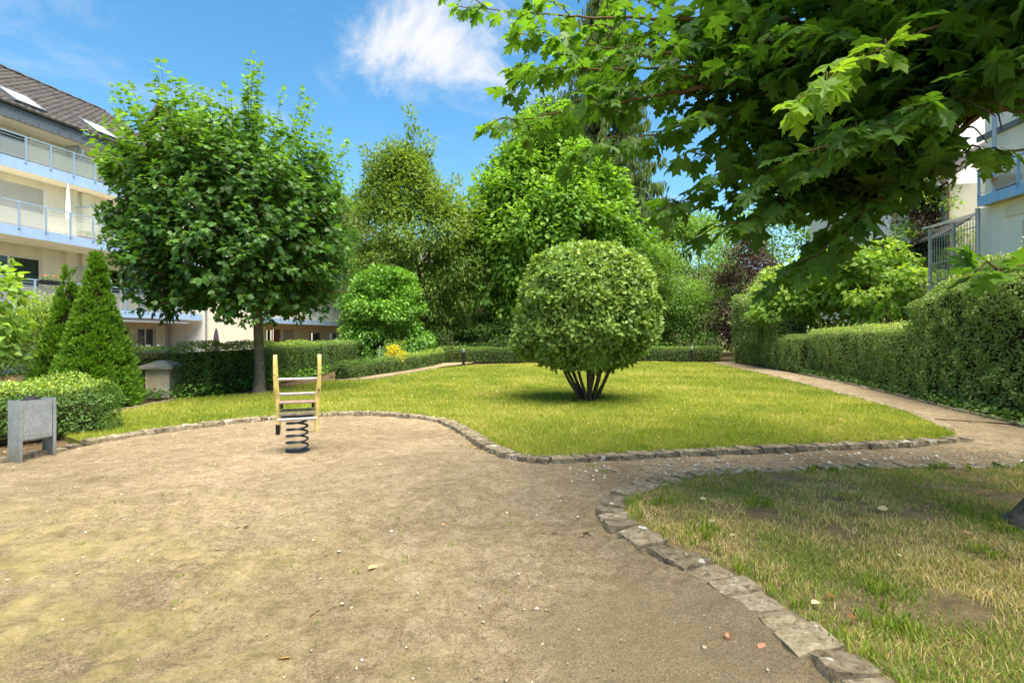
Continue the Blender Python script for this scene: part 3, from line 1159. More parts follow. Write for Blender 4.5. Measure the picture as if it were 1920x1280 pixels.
# ------------------------------------------------------------------ hedges
def hedge(name, label, path, width, z1, n, size, mat, group=None, z0=.06, rnd=.12, wl=1., wr=1., wt=1., we=1., rough=.05, sprig=0, tmpl=T_QUAD, seed=1, new=.35, inset=.17, zprof=None, bare=0.0):
    """clipped hedge: dense leaves over all faces of a rounded block that follows a path; wl / wr / wt / we weight the faces"""
    r = np.random.default_rng(seed)
    p = smooth_path(path, .1)
    t = unit(np.gradient(p, axis=0))
    nl = np.stack([-t[:, 1], t[:, 0]], 1)
    s = np.concatenate([[0], np.cumsum(np.linalg.norm(np.diff(p, axis=0), axis=1))])
    L = s[-1]
    H = z1 - z0
    root = thing(name, label, 'hedge', (p[0][0], p[0][1], 0), 0, group)
    org = np.array((p[0][0], p[0][1], 0))

    def top_at(u):
        return z1 if zprof is None else np.interp(u / L, [a for a, _ in zprof], [b for _, b in zprof])
    area = np.array([L * H * wl, L * width * wt, L * H * wr, width * H * we, width * H * we])
    cnt = (area / area.sum() * n).astype(int)
    P, N, U = [], [], []
    for face, c in enumerate(cnt):
        if c == 0:
            continue
        u = r.uniform(0, L, c)
        v = r.random(c)
        if face in (0, 2):
            sg = 1 if face == 0 else -1
            lat = np.full(c, sg * width / 2)
            z = z0 + (top_at(u) - z0) * v
            nn = np.column_stack([np.full(c, sg * 1.0), np.zeros(c), np.zeros(c)])
        elif face == 1:
            lat = (v - .5) * width
            z = top_at(u) * np.ones(c)
            nn = np.column_stack([np.zeros(c), np.zeros(c), np.ones(c)])
        else:
            u = np.full(c, 0.0 if face == 3 else L)
            lat = (v - .5) * width
            z = z0 + (top_at(u) - z0) * r.random(c)
            nn = np.column_stack([np.zeros(c), np.full(c, -1.0 if face == 3 else 1.0), np.zeros(c)])
        # rounded shoulders
        ed = np.maximum(0, rnd - (top_at(u) - z)) * np.maximum(0, rnd - (width / 2 - np.abs(lat))) / rnd
        z = z - ed * .6
        lat = lat - np.sign(lat) * ed * .6
        x = np.interp(u, s, p[:, 0]) + np.interp(u, s, nl[:, 0]) * lat
        y = np.interp(u, s, p[:, 1]) + np.interp(u, s, nl[:, 1]) * lat
        nw = nn[:, 0:1] * np.column_stack([np.interp(u, s, nl[:, 0]), np.interp(u, s, nl[:, 1])]) + nn[:, 1:2] * np.column_stack([np.interp(u, s, t[:, 0]), np.interp(u, s, t[:, 1])])
        N.append(np.column_stack([nw, nn[:, 2]]))
        P.append(np.column_stack([x, y, z]))
        U.append((z - z0) / H)
    P, N, U = np.concatenate(P), unit(np.concatenate(N)), np.concatenate(U)
    m = len(P)
    dis = (vnoise(P, 1.3, seed) - .5) * 2 * rough * 1.6 + (vnoise(P, 4.5, seed + 3) - .5) * 2 * rough
    dep = -r.exponential(.055, m)
    P = P + N * (dis + dep + .03)[:, None]
    k = np.ones(m, bool)
    if bare:
        k = ~((U < .35) & (vnoise(P, 3.5, seed + 9) < bare))
    P, N, U = P[k], N[k], U[k]
    if sprig:
        c = sprig
        u = r.uniform(0, L, c)
        lat = r.uniform(-.5, .5, c) * width
        x = np.interp(u, s, p[:, 0]) + np.interp(u, s, nl[:, 0]) * lat
        y = np.interp(u, s, p[:, 1]) + np.interp(u, s, nl[:, 1]) * lat
        hh = r.exponential(.08, c)
        q = 6
        PS = np.repeat(np.column_stack([x, y, top_at(u) * np.ones(c)]), q, 0)
        PS[:, 2] += np.repeat(hh, q) * np.tile(np.linspace(.1, 1.2, q), c) + .02
        P = np.concatenate([P, PS])
        N = np.concatenate([N, np.tile([[0, 0, 1.0]], (len(PS), 1))])
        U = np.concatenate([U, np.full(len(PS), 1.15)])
    m = len(P)
    D = unit(r.normal(0, 1, (m, 3)) + N * .4 + [0, 0, .25])
    NN = unit(N * .9 + r.normal(0, .55, (m, 3)) + [0, 0, .35])
    lv = r.beta(2.2, 2.4, m) * .62 + np.clip((U - .82) / .2, 0, 1) * new * r.random(m) * 1.3 + (vnoise(P, 1.1, seed + 5) - .5) * .25  # top leaves yellower: new growth, with light from above put into the colour
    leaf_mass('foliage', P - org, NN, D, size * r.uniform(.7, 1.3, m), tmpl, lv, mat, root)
    # opaque dark core added to block light, in place of dense branches
    V, F = [], []
    hw = width / 2 - inset
    i0 = max(1, int(inset / .1))
    q = p[i0:-i0] if len(p) > 2 * i0 + 2 else p
    qn = nl[i0:-i0] if len(p) > 2 * i0 + 2 else nl
    us = s[i0:-i0] if len(p) > 2 * i0 + 2 else s
    for a, b, u in zip(q, qn, us):
        zt = float(top_at(u)) - inset
        ch = min(hw * .6, max(.12, rnd * 1.15))
        for lat, z in ((-hw, .0), (-hw, zt - ch), (-hw + ch, zt), (hw - ch, zt), (hw, zt - ch), (hw, .0)):
            V.append((a[0] + b[0] * lat - org[0], a[1] + b[1] * lat - org[1], z))
    for i in range(len(q) - 1):
        for j in range(5):
            F.append((i * 6 + j, i * 6 + j + 1, i * 6 + j + 7, i * 6 + j + 6))
    F += [tuple(range(6)), tuple((len(q) - 1) * 6 + j for j in range(6))]
    mk('light_block_core', V, F, M['core'], root)
    return root


HG = 'clipped hedges around the garden'
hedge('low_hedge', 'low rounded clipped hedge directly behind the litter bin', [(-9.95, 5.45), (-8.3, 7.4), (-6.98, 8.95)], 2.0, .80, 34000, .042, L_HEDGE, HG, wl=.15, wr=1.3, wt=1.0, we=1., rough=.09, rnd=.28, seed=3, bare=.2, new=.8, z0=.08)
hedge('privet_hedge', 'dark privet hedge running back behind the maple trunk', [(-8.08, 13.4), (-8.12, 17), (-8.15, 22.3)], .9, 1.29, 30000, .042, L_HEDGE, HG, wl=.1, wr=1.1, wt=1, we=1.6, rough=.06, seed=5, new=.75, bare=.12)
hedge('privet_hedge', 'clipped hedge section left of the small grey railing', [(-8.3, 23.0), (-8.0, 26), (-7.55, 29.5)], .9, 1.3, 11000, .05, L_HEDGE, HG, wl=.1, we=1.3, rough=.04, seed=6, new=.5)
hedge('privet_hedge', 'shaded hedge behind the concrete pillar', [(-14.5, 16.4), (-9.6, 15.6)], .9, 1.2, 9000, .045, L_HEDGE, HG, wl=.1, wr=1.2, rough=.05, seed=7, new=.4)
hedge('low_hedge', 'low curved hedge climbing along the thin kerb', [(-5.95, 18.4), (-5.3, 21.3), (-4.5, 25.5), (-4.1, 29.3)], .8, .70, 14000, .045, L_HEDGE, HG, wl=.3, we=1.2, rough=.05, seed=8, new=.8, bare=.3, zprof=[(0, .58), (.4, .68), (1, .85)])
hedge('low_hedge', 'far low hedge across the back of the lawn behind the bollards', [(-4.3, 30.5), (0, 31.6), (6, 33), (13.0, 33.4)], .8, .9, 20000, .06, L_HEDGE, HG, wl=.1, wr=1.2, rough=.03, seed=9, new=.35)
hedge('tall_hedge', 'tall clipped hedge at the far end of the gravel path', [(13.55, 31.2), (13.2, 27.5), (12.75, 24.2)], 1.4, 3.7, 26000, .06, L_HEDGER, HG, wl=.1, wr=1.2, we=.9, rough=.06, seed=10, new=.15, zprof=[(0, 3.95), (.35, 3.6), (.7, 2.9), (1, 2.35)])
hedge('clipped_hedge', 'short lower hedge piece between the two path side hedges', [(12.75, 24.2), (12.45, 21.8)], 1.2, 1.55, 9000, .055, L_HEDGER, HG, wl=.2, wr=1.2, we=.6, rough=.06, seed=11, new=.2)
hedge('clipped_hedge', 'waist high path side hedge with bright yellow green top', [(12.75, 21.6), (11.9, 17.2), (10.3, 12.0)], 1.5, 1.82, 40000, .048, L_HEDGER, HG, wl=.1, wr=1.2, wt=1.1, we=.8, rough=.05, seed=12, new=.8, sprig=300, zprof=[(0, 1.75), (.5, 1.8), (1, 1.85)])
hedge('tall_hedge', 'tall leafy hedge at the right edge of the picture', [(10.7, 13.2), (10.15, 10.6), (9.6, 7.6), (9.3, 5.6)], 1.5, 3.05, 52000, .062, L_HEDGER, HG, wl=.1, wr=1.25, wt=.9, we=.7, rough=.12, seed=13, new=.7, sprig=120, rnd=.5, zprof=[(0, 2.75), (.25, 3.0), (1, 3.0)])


# ------------------------------------------------------------------ trees and shrubs
def profile(shape, t):
    t = np.clip(t, 0, 1)
    if shape == 'round':
        return np.sqrt(np.maximum(0, 1 - (2 * t - 1) ** 2)) ** .9
    if shape == 'egg':
        return np.clip(np.sin(np.pi * t ** .72), 0, 1) ** .7
    if shape == 'cone':
        return (1 - t) ** .85 * np.minimum(1, .35 + t * 6)
    if shape == 'dome':
        return np.sqrt(np.maximum(0, 1 - t ** 2.2))
    return np.ones_like(t)


def tree(name, label, cat, base, z0, z1, rx, shape, nclump, nleaf, size, mat, tmpl=T_QUAD, crad=.6, droop=.3, seed=1, group=None, trunk=.12, ry=None, lean=(0, 0), inner=.45,
         bark='bark2', limbs=16, flat=.6, zt=0, trunk_part='trunk', upright=0.0, lvh=.2, ground=0.0, spires=()):
    """tapered trunk with limbs reaching leaf clumps spread through the crown"""
    r = np.random.default_rng(seed)
    ry = ry or rx
    bx, by = base
    root = thing(name, label, cat, (bx, by, ground), 0, group)
    t = r.beta(1.15, 1.1, nclump)
    ang = r.uniform(0, 2 * math.pi, nclump)
    q = r.uniform(inner, 1, nclump) ** .8
    rad = profile(shape, t) * q
    wob = .82 + .36 * r.random(nclump)
    c = np.column_stack([np.cos(ang) * rad * rx * wob + lean[0] * t, np.sin(ang) * rad * ry * wob + lean[1] * t, z0 + (z1 - z0) * t])
    w = crad * r.uniform(.6, 1.35, nclump)
    for sx, sy, sz in spires:
        k = 9
        tt = np.linspace(0, 1, k)
        c = np.vstack([c, np.column_stack([sx + r.normal(0, .26, k), sy + r.normal(0, .26, k), sz - (1 - tt) * (z1 - z0) * .38])])
        w = np.concatenate([w, crad * (.85 - .5 * tt)])
        t = np.concatenate([t, tt])
    nclump = len(c)
    pw = w ** 1.8
    idx = r.choice(nclump, nleaf, p=pw / pw.sum())
    off = r.normal(0, 1, (nleaf, 3))
    off = off / np.maximum(1, np.linalg.norm(off, axis=1, keepdims=True) / 1.7)
    off = off * w[idx][:, None] * [1, 1, flat] * .75
    if upright:
        off[:, 2] += r.random(nleaf) * upright * (w[idx])
    P = c[idx] + off
    ctr = np.array([lean[0] * .5, lean[1] * .5, (z0 + z1) / 2])
    outw = unit(P - ctr)
    co = unit(off + 1e-6)
    N = unit(outw * .35 + co * .35 + [0, 0, .75] + r.normal(0, .45, (nleaf, 3)))
    D = unit(outw * .5 + co * .5 + r.normal(0, .55, (nleaf, 3)) - [0, 0, droop])
    lvc = r.normal(0, .11, nclump)
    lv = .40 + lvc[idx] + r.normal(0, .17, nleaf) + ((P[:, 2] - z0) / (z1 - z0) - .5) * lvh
    keep = P[:, 2] > .05
    P, N, D, lv = P[keep], N[keep], D[keep], lv[keep]
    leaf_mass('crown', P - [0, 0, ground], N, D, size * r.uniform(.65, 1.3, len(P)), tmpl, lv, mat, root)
    tb = Tubes()
    top = z0 + (z1 - z0) * (.75 if shape != 'cone' else .95)
    zz = np.linspace(-.1, top, 9)
    px = lean[0] * np.clip((zz - z0) / (z1 - z0), 0, 1) + r.normal(0, .04, 9) * (zz > .3)
    py = lean[1] * np.clip((zz - z0) / (z1 - z0), 0, 1) + r.normal(0, .04, 9) * (zz > .3)
    tb.add(np.column_stack([px, py, zz]), trunk * np.linspace(1.15, .25, 9), 9)
    order = r.permutation(nclump)[:limbs]
    for i in order:
        e = c[i]
        h = max(z0 * .7, min(top * .9, e[2] - .5 * math.hypot(e[0], e[1])))
        a = np.array([np.interp(h, zz, px), np.interp(h, zz, py), h])
        m = (a + e) / 2 + [0, 0, .12 * np.linalg.norm(e - a)]
        tb.add([a, (a * .5 + m * .5) + r.normal(0, .03, 3), m, (m + e) / 2, e], trunk * np.array([.42, .34, .26, .17, .08]), 5)
    tb.build(trunk_part, M[bark], root)
    return root


def left_maple():
    r = np.random.default_rng(31)
    bx, by = -6.72, 14.15
    root = thing('maple_tree', 'round crowned maple with single trunk on the left of the lawn', 'tree', (bx, by, 0), 0, 'maples')
    cz, rx, rz = 4.85, 2.82, 2.85
    off = np.array((-.58, 0, 0))
    tb = Tubes()
    zz = np.array([-.1, .05, .18, .45, 1.0, 1.6, 2.2, 2.9, 3.8, 4.8])
    tb.add(np.column_stack([.02 * np.sin(zz * 2), .02 * np.cos(zz * 1.7), zz]), [.25, .19, .150, .132, .124, .120, .118, .105, .08, .05], 14)
    trunk = tb.build('trunk', M['bark'], root)
    tw = Tubes()
    P, N, D, S, lv = [], [], [], [], []

    def twig(a, b, n, sz, base_lv, sag=.05):
        a, b = np.asarray(a), np.asarray(b)
        ax = unit(b - a)
        m = (a + b) / 2 - [0, 0, sag]
        tw.add([a + off, m + off, b + off], [.009, .006, .003], 4)
        for i in range(n):
            t = (i + .7) / n
            c = (1 - t) ** 2 * a + 2 * t * (1 - t) * m + t * t * b
            perp = unit(np.cross(ax, r.normal(0, 1, 3)))
            for sg in (-1, 1):
                d = unit(perp * sg + ax * .55 + [0, 0, -.12])
                P.append(c + d * sz * .38)
                D.append(unit(d + [0, 0, -.30] + r.normal(0, .22, 3)))
                N.append(unit([0, 0, .8] + ax * .15 + unit(c - [0, 0, cz - 1]) * .45 + r.normal(0, .28, 3)))
                S.append(sz * r.uniform(.7, 1.2) * (1 - .35 * t))
                lv.append(base_lv + r.normal(0, .10) + .10 * t)
        for _ in range(2):
            P.append(b + r.normal(0, .03, 3))
            D.append(unit(ax + r.normal(0, .5, 3)))
            N.append(unit([0, 0, 1] + r.normal(0, .4, 3)))
            S.append(sz * r.uniform(.4, .75))
            lv.append(base_lv + .25)

    # shell of leafy twigs
    nt = 1900
    for i in range(nt):
        u = r.normal(0, 1, 3)
        u /= np.linalg.norm(u)
        if u[2] < -.88:
            continue
        lump = .90 + .16 * vnoise(np.array([u * 2.1 + 5]), 1.0, 4)[0]
        f = r.uniform(.66, 1.0) * lump
        c = np.array([u[0] * rx, u[1] * rx, u[2] * (rz if u[2] > 0 else 2.62)]) * f
        c[:2] *= 1 + .10 * np.clip(-u[2], 0, 1)
        c[2] += cz - 4.05 if False else 0
        c = c + [0, 0, cz - .55]
        ln = r.uniform(.45, .85)
        ax = unit(u * [1, 1, .6] + [0, 0, .35] + r.normal(0, .35, 3))
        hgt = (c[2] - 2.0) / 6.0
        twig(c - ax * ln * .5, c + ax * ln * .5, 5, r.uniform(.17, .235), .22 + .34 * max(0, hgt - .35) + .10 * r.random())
    # long upright shoots on the upper half
    for i in range(120):
        a = r.uniform(0, 6.28)
        q = math.sqrt(r.random()) * .97
        x, y = q * rx * math.cos(a), q * rx * math.sin(a)
        z = cz - .55 + rz * math.sqrt(max(0, 1 - q * q)) * .93
        ln = (.35 + 1.25 * r.random() ** 1.6) * (1.15 - .45 * q)
        out = np.array([math.cos(a), math.sin(a), 0]) * q * .55
        b = np.array([x, y, z]) + (np.array([0, 0, 1.0]) + out + r.normal(0, .07, 3)) * ln
        twig([x, y, z], b, int(6 + ln * 8), r.uniform(.17, .23), .56 + .16 * r.random(), sag=-.0)
    P, N, D, S, lv = map(np.array, (P, N, D, S, lv))
    P = P + off
    org = np.array((bx, by, 0))
    W = P + org
    sel = pick_front(W, 300)
    rest = np.ones(len(P), bool)
    rest[sel] = False
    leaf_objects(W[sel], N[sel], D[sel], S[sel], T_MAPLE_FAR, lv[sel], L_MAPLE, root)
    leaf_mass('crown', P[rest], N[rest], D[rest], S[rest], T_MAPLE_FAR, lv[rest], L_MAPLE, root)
    # limbs inside the crown
    lb = Tubes()
    for i in range(34):
        u = unit(r.normal(0, 1, 3) + [0, 0, .35])
        e = np.array([u[0] * rx, u[1] * rx, u[2] * rz]) * .8 + [0, 0, cz - .5] + off
        h = r.uniform(2.1, 4.2)
        a = np.array([0, 0, h])
        m = (a + e) / 2 + [0, 0, .25]
        lb.add([a, (a + m) / 2, m, (m + e) / 2, e], [.06, .05, .036, .024, .012], 6)
    lb.build('branch', M['bark2'], root)
    o = tw.build('twigs', M['twig'], root)
    o['kind'] = 'stuff'


left_maple()


def round_shrub():
    r = np.random.default_rng(41)
    bx, by = 1.77, 12.4
    root = thing('round_shrub', 'ball shaped clipped shrub on several dark stems in the lawn centre', 'shrub', (bx, by, 0))
    cz = 2.16
    # stems
    foot = [(-.18, -.10), (-.08, .12), (.02, -.15), (.05, .10), (.17, -.06), (.13, .12), (-.12, .0), (.0, .02), (-.05, -.17), (.09, -.13)]
    head = [(-.95, -.5), (-.62, .75), (-.22, -.65), (.15, .8), (.85, -.35), (.62, .55), (-1.1, .25), (.10, -.1), (-.55, -.9), (.45, -.8)]
    for k, (f, h) in enumerate(zip(foot, head)):
        tb = Tubes()
        a = np.array([f[0], f[1], -.08])
        e = np.array([h[0], h[1], 2.0])
        m = a * .55 + e * .45 + [r.normal(0, .05), r.normal(0, .05), -.1]
        pts = smooth_path([a, a * .8 + m * .2 + [0, 0, .1], m, e], .16)
        tb.add(pts, np.linspace(.05, .024, len(pts)) * r.uniform(.75, 1.2) * r.uniform(.9, 1.1, len(pts)), 8)
        tb.build('stem', M['bark2'], root)
    tw = Tubes()
    for k in range(46):
        a = r.uniform(0, 6.28)
        s = np.array([math.cos(a) * .35, math.sin(a) * .35, r.uniform(.65, 1.2)])
        e = np.array([math.cos(a) * 1.25, math.sin(a) * 1.25, r.uniform(.75, 1.8)])
        tw.add([s, (s + e) / 2 + [0, 0, .1], e], [.016, .011, .006], 4)
    o = tw.build('twigs', M['twig'], root)
    o['kind'] = 'stuff'
    n = 47000
    u = unit(r.normal(0, 1, (n, 3)))
    lump = 1 + (vnoise(u + 3, 2.2, 3) - .5) * .14 + (vnoise(u + 3, 7.5, 5) - .5) * .15
    f = 1 - r.exponential(.075, n)
    f = np.clip(f, .35, 1.03) * lump
    rr = np.column_stack([np.full(n, 1.58), np.full(n, 1.58), np.where(u[:, 2] > 0, 1.50, 1.50)])
    # the ball is a little squared at the shoulders
    sq = (np.abs(u) ** 2.25).sum(1) ** (-1 / 2.25)
    P = u * sq[:, None] * rr * f[:, None] + [0, 0, cz]
    lobe = np.arange(n) < 1500
    P[lobe] = u[lobe] * f[lobe][:, None] * [.34, .4, .42] + [-1.42, .0, 1.42]
    k = (P[:, 2] > .60 + .28 * r.random(n) + .22 * vnoise(P, 1.5, 7)) & (vnoise(P, 3.6, 8) + .35 * r.random(n) > .34) & ((np.hypot(P[:, 0], P[:, 1]) < .78 + 1.05 * (P[:, 2] - .55) + .1 * r.random(n)) | lobe)
    P, u = P[k], u[k]
    n = len(P)
    N = unit(u * .75 + [0, 0, .35] + r.normal(0, .5, (n, 3)))
    D = unit(r.normal(0, 1, (n, 3)) + u * .45)
    S = r.uniform(.075, .14, n)
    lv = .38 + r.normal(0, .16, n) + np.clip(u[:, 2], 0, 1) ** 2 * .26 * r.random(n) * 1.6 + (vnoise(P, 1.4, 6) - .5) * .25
    org = np.array((bx, by, 0))
    W = P + org
    sel = pick_front(W, 300)
    rest = np.ones(n, bool)
    rest[sel] = False
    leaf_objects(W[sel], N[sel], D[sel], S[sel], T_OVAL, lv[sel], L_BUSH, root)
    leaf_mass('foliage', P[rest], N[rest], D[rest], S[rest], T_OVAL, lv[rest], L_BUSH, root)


round_shrub()


def near_maple():
    """maple whose trunk stands at the right edge; we look at the underside of its wide crown"""
    r = np.random.default_rng(51)
    bx, by = 4.22, 4.05
    root = thing('maple_tree', 'big foreground maple hanging its dark leaves over the right side', 'tree', (bx, by, 0), 0, 'maples')
    org = np.array((bx, by, 0.0))
    tb = Tubes()
    zz = np.array([-.08, .03, .10, .22, .45, .9, 1.6, 2.4, 3.0, 3.8, 5.0])
    tb.add(np.column_stack([.015 * np.sin(zz * 3), .015 * np.cos(zz * 2.4), zz]), [.42, .38, .31, .24, .19, .172, .165, .155, .13, .10, .05], 16)
    tb.build('trunk', M['bark'], root)
    P, N, D, S, lv = [], [], [], [], []
    tw = Tubes()

    def leaf(c, d, sz, l, n=None):
        P.append(c)
        D.append(unit(d))
        N.append(unit((np.array([0, 0, 1.0]) if n is None else n) + r.normal(0, .30, 3)))
        S.append(sz)
        lv.append(l)

    def twig(pts, sz, l0, gap=.13, rad=.008, start=.1):
        pts = smooth_path(pts, .05)
        tw.add(pts, np.linspace(rad, .003, len(pts)), 4)
        s = np.linspace(0, 1, len(pts))
        L = np.linalg.norm(np.diff(pts, axis=0), axis=1).sum()
        for t in np.arange(start, 1.0, gap / max(L, .1)):
            c = np.array([np.interp(t, s, pts[:, k]) for k in range(3)])
            ax = unit(pts[min(len(pts) - 1, int(t * len(pts)) + 1)] - pts[max(0, int(t * len(pts)) - 1)])
            side = unit(np.cross(ax, [0, 0, 1]) + r.normal(0, .35, 3))
            for sg in (-1, 1):
                if r.random() < .12:
                    continue
                d = unit(side * sg * .9 + ax * .6 - [0, 0, .15 + .3 * r.random()])
                q = sz * r.uniform(.65, 1.15)
                leaf(c + d * q * .45, d + r.normal(0, .2, 3) - [0, 0, .25], q, l0 + r.normal(0, .1))
        for k in range(3):
            d = unit(ax + r.normal(0, .45, 3) - [0, 0, .2])
            leaf(pts[-1] + d * .03, d, sz * r.uniform(.5, .9), l0 + .12 + r.normal(0, .08))

    limbs = Tubes()

    def limb(tip, h, sz=.17, nsub=9, l0=.42, lift=.35, sub=.62, from_=None, rad=.05, t0=.35, tail=.72):
        tip = np.asarray(tip) - org
        a = np.array([0, 0, h]) if from_ is None else np.asarray(from_) - org
        d = tip - a
        m1 = a + d * .35 + [0, 0, lift]
        m2 = a + d * .72 + [0, 0, lift * .7]
        pts = smooth_path([a, m1 + r.normal(0, .10, 3), m2 + r.normal(0, .09, 3), tip], .08)
        pts[1:-1] += r.normal(0, .008, (len(pts) - 2, 3))
        rr = rad * (1 - np.linspace(0, 1, len(pts))) ** 1.5 + .004
        limbs.add(pts, rr, 7)
        n = len(pts)
        for k in range(nsub):
            t = t0 + (1 - t0) * (k + r.random() * .6) / nsub
            i = min(n - 2, int(t * n))
            ax = unit(pts[i + 1] - pts[i])
            sd = unit(np.cross(ax, [0, 0, 1])) * (1 if k % 2 else -1)
            ln = sub * r.uniform(.6, 1.25) * (1.15 - .6 * t)
            e = pts[i] + (sd * .75 + ax * .75 + [0, 0, r.uniform(-.28, .15)]) * ln
            mid = (pts[i] + e) / 2 + [0, 0, .05]
            twig([pts[i], mid, e], sz, l0)
        j = min(int(n * tail), n - 3)
        twig(pts[j:], sz, l0 + .08, gap=.11)

    # limbs that show in the picture (tips measured there), left to right
    T = [(858, 12, 5.3, .55, 7), (975, 62, 5.0, .5, 8), (962, 128, 4.8, .55, 8), (915, 238, 4.55, .55, 9), (1045, 205, 4.7, .5, 8), (1085, 285, 4.4, .45, 8), (1180, 190, 4.7, .45, 9), (1235, 400, 4.25, .4, 7),
         (1300, 300, 4.35, .4, 9), (1130, 60, 5.1, .5, 9), (1010, -40, 5.4, .5, 8), (1290, 90, 5.0, .45, 10), (1385, 425, 4.0, .38, 8), (1450, 350, 4.2, .35, 10), (1500, 505, 3.75, .34, 6), (1585, 420, 3.7, .33, 8),
         (1680, 300, 3.6, .33, 9), (1560, 210, 4.4, .33, 12), (1420, 180, 4.7, .36, 12), (1700, 170, 3.9, .33, 12), (1350, -20, 5.0, .4, 11), (1600, 30, 4.4, .34, 12), (1770, 60, 3.6, .32, 12), (1500, 290, 3.3, .33, 8),
         (1480, 60, 3.4, .4, 8), (1660, 250, 2.9, .32, 8), (1870, 120, 3.0, .32, 9)]
    for px, py, Y, l0, ns in T:
        limb(P3(px, py, Y), r.uniform(3.15, 3.6), r.uniform(.13, .18), ns, l0, lift=r.uniform(.15, .4))
    # hanging sprays close to the camera at the right edge
    keep_from = len(P)
    limb(P3(1800, 285, 3.2), 3.0, .14, 3, .72, lift=.05, from_=org + np.array((-.10, 0, 2.75)), rad=.012, sub=.22, t0=.72, tail=.80)
    limb(P3(1868, 512, 2.2), 3.0, .165, 2, .34, lift=.03, from_=org + np.array((-.05, -.1, 2.75)), rad=.012, sub=.14, t0=.88, tail=.90)
    keep_to = len(P)
    # bright young shoot low in the dark mass
    limb(P3(1490, 190, 2.75), 3.0, .17, 3, .85, lift=.3, from_=org + np.array((-.1, -.1, 3.5)), rad=.02, sub=.22, t0=.75)
    # the rest of the crown: around and above, out of the picture
    for k in range(12):
        a = r.uniform(-1.9, 1.2)
        q = r.uniform(1.8, 3.3)
        tip = org + [q * math.cos(a), q * math.sin(a), r.uniform(3.3, 5.8)]
        lim = EYE + .70 * max(tip[1], .2)
        if tip[0] < tip[1] * 1.02 and tip[2] < lim:
            tip[2] = lim + r.uniform(.1, .8)
        limb(tip, r.uniform(2.8, 4.2), .19, 9, .45, lift=.4)
    # leaves filling the dense heart of the crown
    cl = [((1530, 70, 4.3), (1.0, .8, .50), 620), ((1700, 110, 3.8), (.75, .8, .50), 600), ((1610, 230, 4.0), (.62, .8, .36), 460), ((1440, 190, 4.6), (.55, .7, .45), 380), ((1350, 60, 4.9), (.6, .6, .4), 200),
          ((1850, 60, 3.5), (.55, .7, .42), 380), ((1480, 345, 4.2), (.42, .5, .20), 150), ((1600, 350, 3.9), (.36, .5, .18), 130), ((1700, 300, 3.7), (.30, .5, .18), 100)]
    for cpx, rad, n in cl:
        c = P3(*cpx) - org
        for _ in range(int(n * .6)):
            o = r.normal(0, .5, 3) * rad
            d = unit(np.append(r.normal(0, 1, 2), -.35))
            leaf(c + o, d, r.uniform(.14, .22), .36 + r.normal(0, .12))
    for _ in range(3400):
        u = unit(r.normal(0, 1, 3))
        c = u * [3.3, 3.3, 2.0] * r.uniform(.5, 1.0) + [.35, .2, 5.3]
        w = c + org
        if c[2] < 3.8 or (w[1] > .3 and abs(w[0]) < 1.0 * w[1] and w[2] < EYE + .68 * w[1]):
            continue
        leaf(c, unit(np.append(u[:2] + r.normal(0, .6, 2), -.3)), r.uniform(.19, .27), .4 + r.normal(0, .14))
    limbs.build('branch', M['limb'], root)
    o = tw.build('twigs', M['twig'], root)
    o['kind'] = 'stuff'
    Pn, Nn, Dn, Sn, ln = map(np.array, (P, N, D, S, lv))
    W = Pn + org
    dd = np.linalg.norm(W - [0, 0, EYE], axis=1)
    ok = in_view(W, .97) & (dd > 1.2)
    near = ~((dd < 1.75) & (W[:, 1] > 0) & (np.abs(W[:, 0]) < 1.1 * W[:, 1] + .2))
    # the crown is lifted towards the trunk: nothing hangs low there except the three sprays
    idx = np.arange(len(W))
    el = (W[:, 2] - EYE) / np.maximum(W[:, 1], .1)
    az = W[:, 0] / np.maximum(W[:, 1], .1)
    lifted = (az > .55) & (az < 1.05) & (el < np.interp(az, [.55, .62, .70, .76, .80, .84, 1.05], [.10, .13, .20, .28, .34, .43, .43])) & ((idx < keep_from) | (idx >= keep_to))
    near &= ~lifted
    sel = pick_front(W, 300, ok & near)
    rest = near.copy()
    rest[sel] = False
    leaf_objects(W[sel], Nn[sel], Dn[sel], Sn[sel], T_MAPLE, ln[sel], L_FGM, root)
    # the other leaves, in five differently curled shapes, as one mesh
    VV, FF, LL, k0 = [], [], [], 0
    ii = np.flatnonzero(rest)
    for q in range(5):
        rq = np.random.default_rng(300 + q)
        tv = T_MAPLE[0].copy()
        tv[:, 2] += tv[:, 0] ** 2 * rq.uniform(-.9, .5) - np.maximum(tv[:, 1], 0) ** 2 * rq.uniform(-.1, .4) + rq.normal(0, .03, len(tv))
        tv[:, 0] *= rq.uniform(.82, 1.1)
        jj = ii[q::5]
        V, F, l = leaves_np(Pn[jj], Nn[jj], Dn[jj], Sn[jj] * r.uniform(.75, 1.12, len(jj)), (tv, T_MAPLE[1]), np.clip(ln[jj], 0, 1))
        VV.append(V)
        FF.append(F + k0)
        LL.append(l)
        k0 += len(V)
    o = mk('crown', np.concatenate(VV), np.concatenate(FF), L_FGM, root, lv=np.concatenate(LL))
    o['kind'] = 'stuff'


near_maple()


